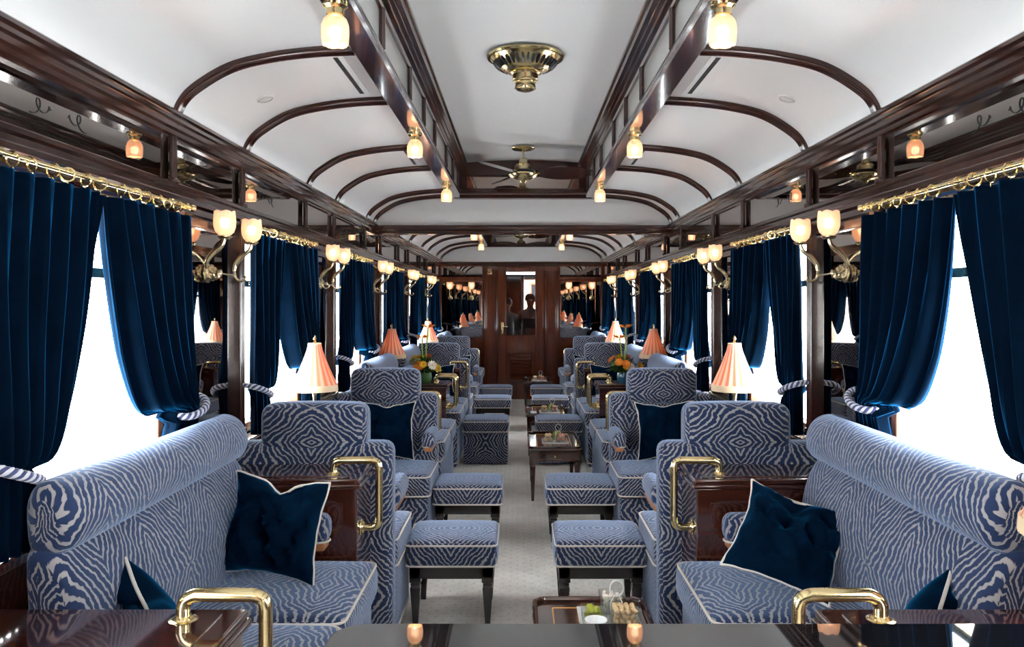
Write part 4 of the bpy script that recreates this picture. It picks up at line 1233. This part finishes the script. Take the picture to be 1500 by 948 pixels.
pts = outline()
def slab(pts, z0, z1, r=.006):
    cx = sum(p[0] for p in pts) / len(pts); cy = sum(p[1] for p in pts) / len(pts)
    ring = []; N = len(pts)
    for z, k in ((z0, r), (z0 + r, 0), (z1 - r, 0), (z1 - r * .3, r * .3), (z1, r)):
        for x, y in pts:
            d = math.hypot(x - cx, y - cy); ring.append((cx + (x - cx) * (1 - k / d), cy + (y - cy) * (1 - k / d), z))
    fs = [(j * N + i, j * N + (i + 1) % N, (j + 1) * N + (i + 1) % N, (j + 1) * N + i) for j in range(4) for i in range(N)] + [tuple(range(N))[::-1], tuple(4 * N + i for i in range(N))]
    return MB().add(ring, fs)
slab(pts, .128 + 1.0, 1.150, .003).build('lid', 'piano', t, smooth=8)
slab(outline(.02), .82, 1.124).build('case', 'piano', t)
for x, y in ((-.6, .55), (-.6, -.55), (.60, .35)):
    MB().lathe([(.0001, .82), (.065, .82), (.065, .72), (.045, .68), (.055, .58), (.035, .12), (.05, .10), (.03, .05), (.0001, .05)], (x, y, 0), n=20).lathe([(.0001, .0), (.022, .008), (.028, .028), (.022, .048), (.0001, .056)], (x, y, 0), n=14).build('leg', 'piano', t)
b = MB().rbox(-.92, -.74, -.70, .70, .80, .85, .008); b.build('keybed', 'piano', t)
kb = MB()
for k in range(52): kb.box(-.90, -.765, -.65 + k * .025, -.65 + k * .025 + .0238, .85, .865)
kb.build('white_keys', 'ivory', t, smooth=None)
kb = MB()
for k in range(51):
    if k % 7 in (2, 6): continue
    kb.box(-.85, -.765, -.65 + (k + 1) * .025 - .006, -.65 + (k + 1) * .025 + .006, .865, .877)
kb.build('black_keys', 'piano', t, smooth=None)
MB().box(-.70, -.66, -.06, .06, .12, .82).rbox(-.72, -.62, -.10, .10, .08, .14, .006).build('pedal_lyre', 'piano', t)
for d in (-.05, 0, .05): MB().rbox(-.80, -.70, d - .012, d + .012, .075, .09, .005).build('pedal', 'brass', t)

# ------------------------------------------------------------------ people beyond the door
def make_person(loc, rz, h, shirt, trousers, lab, arm=0):
    t = thing('person', lab, 'person', loc, rz)
    k = h / 1.75
    V = [((0, 0, .98), .145), ((0, .0, 1.20), .13), ((0, -.01, 1.40), .15), ((0, 0, 1.50), .06), ((0, -.01, 1.56), .055), ((0, -.015, 1.64), .088), ((0, -.005, 1.70), .075),
         ((.10, 0, .90), .09), ((.11, -.02, .50), .06), ((.11, .0, .10), .042), ((.11, -.13, .035), .035),
         ((-.10, 0, .90), .09), ((-.11, -.02, .50), .06), ((-.11, .0, .10), .042), ((-.11, -.13, .035), .035),
         ((.17, 0, 1.42), .062), ((.23, .02, 1.16), .045), ((.20, -.12 - arm, .98 + arm), .035), ((.19, -.19 - arm, .95 + arm), .03),
         ((-.17, 0, 1.42), .062), ((-.23, .02, 1.16), .045), ((-.21, -.08, .94), .035), ((-.20, -.11, .86), .03)]
    E = [(0, 1), (1, 2), (2, 3), (3, 4), (4, 5), (5, 6), (0, 7), (7, 8), (8, 9), (9, 10), (0, 11), (11, 12), (12, 13), (13, 14), (2, 15), (15, 16), (16, 17), (17, 18), (2, 19), (19, 20), (20, 21), (21, 22)]
    # five fingers on each hand
    for hnd in (18, 22):
        hv = Vector(V[hnd][0]); fw = (hv - Vector(V[hnd - 1][0])).normalized(); sx_ = Vector((1, 0, 0)); sx_ = (sx_ - fw * fw.x).normalized()
        for f in range(5):
            o = (f - 2) * .017; L = (.055, .075, .08, .072, .055)[f]
            a = len(V); V.append((tuple(hv + sx_ * o + fw * .02), .010)); V.append((tuple(hv + sx_ * o * 1.15 + fw * (.02 + L * .6)), .008)); V.append((tuple(hv + sx_ * o * 1.15 + fw * (.02 + L) + Vector((0, -.01, 0))), .007))
            E += [(hnd, a), (a, a + 1), (a + 1, a + 2)]
    me = bpy.data.meshes.new('body'); me.from_pydata([tuple(c * k for c in v) for v, r in V], E, []); me.update()
    o = bpy.data.objects.new('body', me); C.objects.link(o); o.parent = t
    sk = o.modifiers.new('skin', 'SKIN')
    me.skin_vertices[0].data[0].use_root = True
    for i, (v, r) in enumerate(V):
        me.skin_vertices[0].data[i].radius = (r * k, r * k * (.8 if i < 3 else 1))
    o.modifiers.new('sub', 'SUBSURF').render_levels = 2
    # clothing colours by height
    m = bpy.data.materials.new('person_clothes'); m.use_nodes = True; nt = m.node_tree; bb = nt.nodes['Principled BSDF']; setp(bb, rough=.8)
    tc = nt.nodes.new('ShaderNodeTexCoord'); sp = nt.nodes.new('ShaderNodeSeparateXYZ'); nt.links.new(tc.outputs['Object'], sp.inputs[0])
    z = math_node(nt, 'DIVIDE', sp.outputs[2], 1.8 * k)
    r_ = ramp(nt, z, [(0, (.02, .015, .012)), (.06, trousers), (.545, shirt), (.845, (.45, .25, .17))]); 
    for n_ in nt.nodes:
        if n_.type == 'VALTORGB': n_.color_ramp.interpolation = 'CONSTANT'
    nt.links.new(r_, bb.inputs['Base Color'])
    me.materials.append(m)
    MB().lathe([(.0001, .095), (.05, .088), (.085, .05), (.096, .0), (.09, -.04), (.08, -.03), (.0001, -.0)], (0, .015, 1.69 * k), n=24).build('hair', 'hair', t)
    for sx2 in (-1, 1):
        MB().lathe([(.0001, -.007), (.007, 0), (.0001, .007)], (sx2 * .032, -.098, 1.655 * k), n=8).build('eye', 'iron', t)
        MB().lathe([(.0001, -.008), (.018, -.005), (.02, 0), (.0001, .006)], (sx2 * .092, -.01, 1.64 * k), 'x', 10).build('ear', 'skin', t)
    MB().tube([(0, -.095, 1.66 * k), (0, -.115, 1.63 * k), (0, -.10, 1.622 * k)], [.007, .013, .008], 8).build('nose', 'skin', t)
    MB().tube([(-.02, -.094, 1.598 * k), (0, -.102, 1.596 * k), (.02, -.094, 1.598 * k)], .004, 6).build('mouth', 'redp', t)
make_person((.17, 15.3, 0), .25, 1.80, (.30, .32, .33), (.015, .015, .02), 'person in a grey shirt and dark trousers standing beyond the door glass', .1)
make_person((-.27, 15.7, 0), -.4, 1.72, (.30, .33, .33), (.02, .02, .022), 'person in a pale grey top standing left beyond the door glass', 0)

# ------------------------------------------------------------------ daylight, camera, view
w = bpy.data.worlds.new('sky'); sc.world = w; w.use_nodes = True
bg = w.node_tree.nodes['Background']; bg.inputs[0].default_value = (.92, .97, 1.0, 1); bg.inputs[1].default_value = 12.5
cam = bpy.data.cameras.new('camera'); co = bpy.data.objects.new('camera', cam); C.objects.link(co)
co.location = (-.03, 0, 1.64); co.rotation_euler = (PI / 2, 0, 0)
cam.sensor_width = 36; cam.lens = 36 * 1200 / 1500; cam.shift_x = -11 / 1500; cam.shift_y = -29 / 1500
cam.clip_start = .05; cam.clip_end = 200
sc.camera = co
sc.view_settings.view_transform = 'Standard'; sc.view_settings.look = 'None'; sc.view_settings.gamma = 1; sc.view_settings.exposure = 1.2
sc.view_settings.use_curve_mapping = False
cy = sc.cycles
cy.max_bounces = 10; cy.diffuse_bounces = 6; cy.glossy_bounces = 5; cy.transmission_bounces = 6; cy.transparent_max_bounces = 12
cy.sample_clamp_indirect = 8; cy.caustics_reflective = False; cy.caustics_refractive = False
cy.use_denoising = True
try: cy.denoiser = 'OPENIMAGEDENOISE'
except Exception: pass
cy.use_adaptive_sampling = False
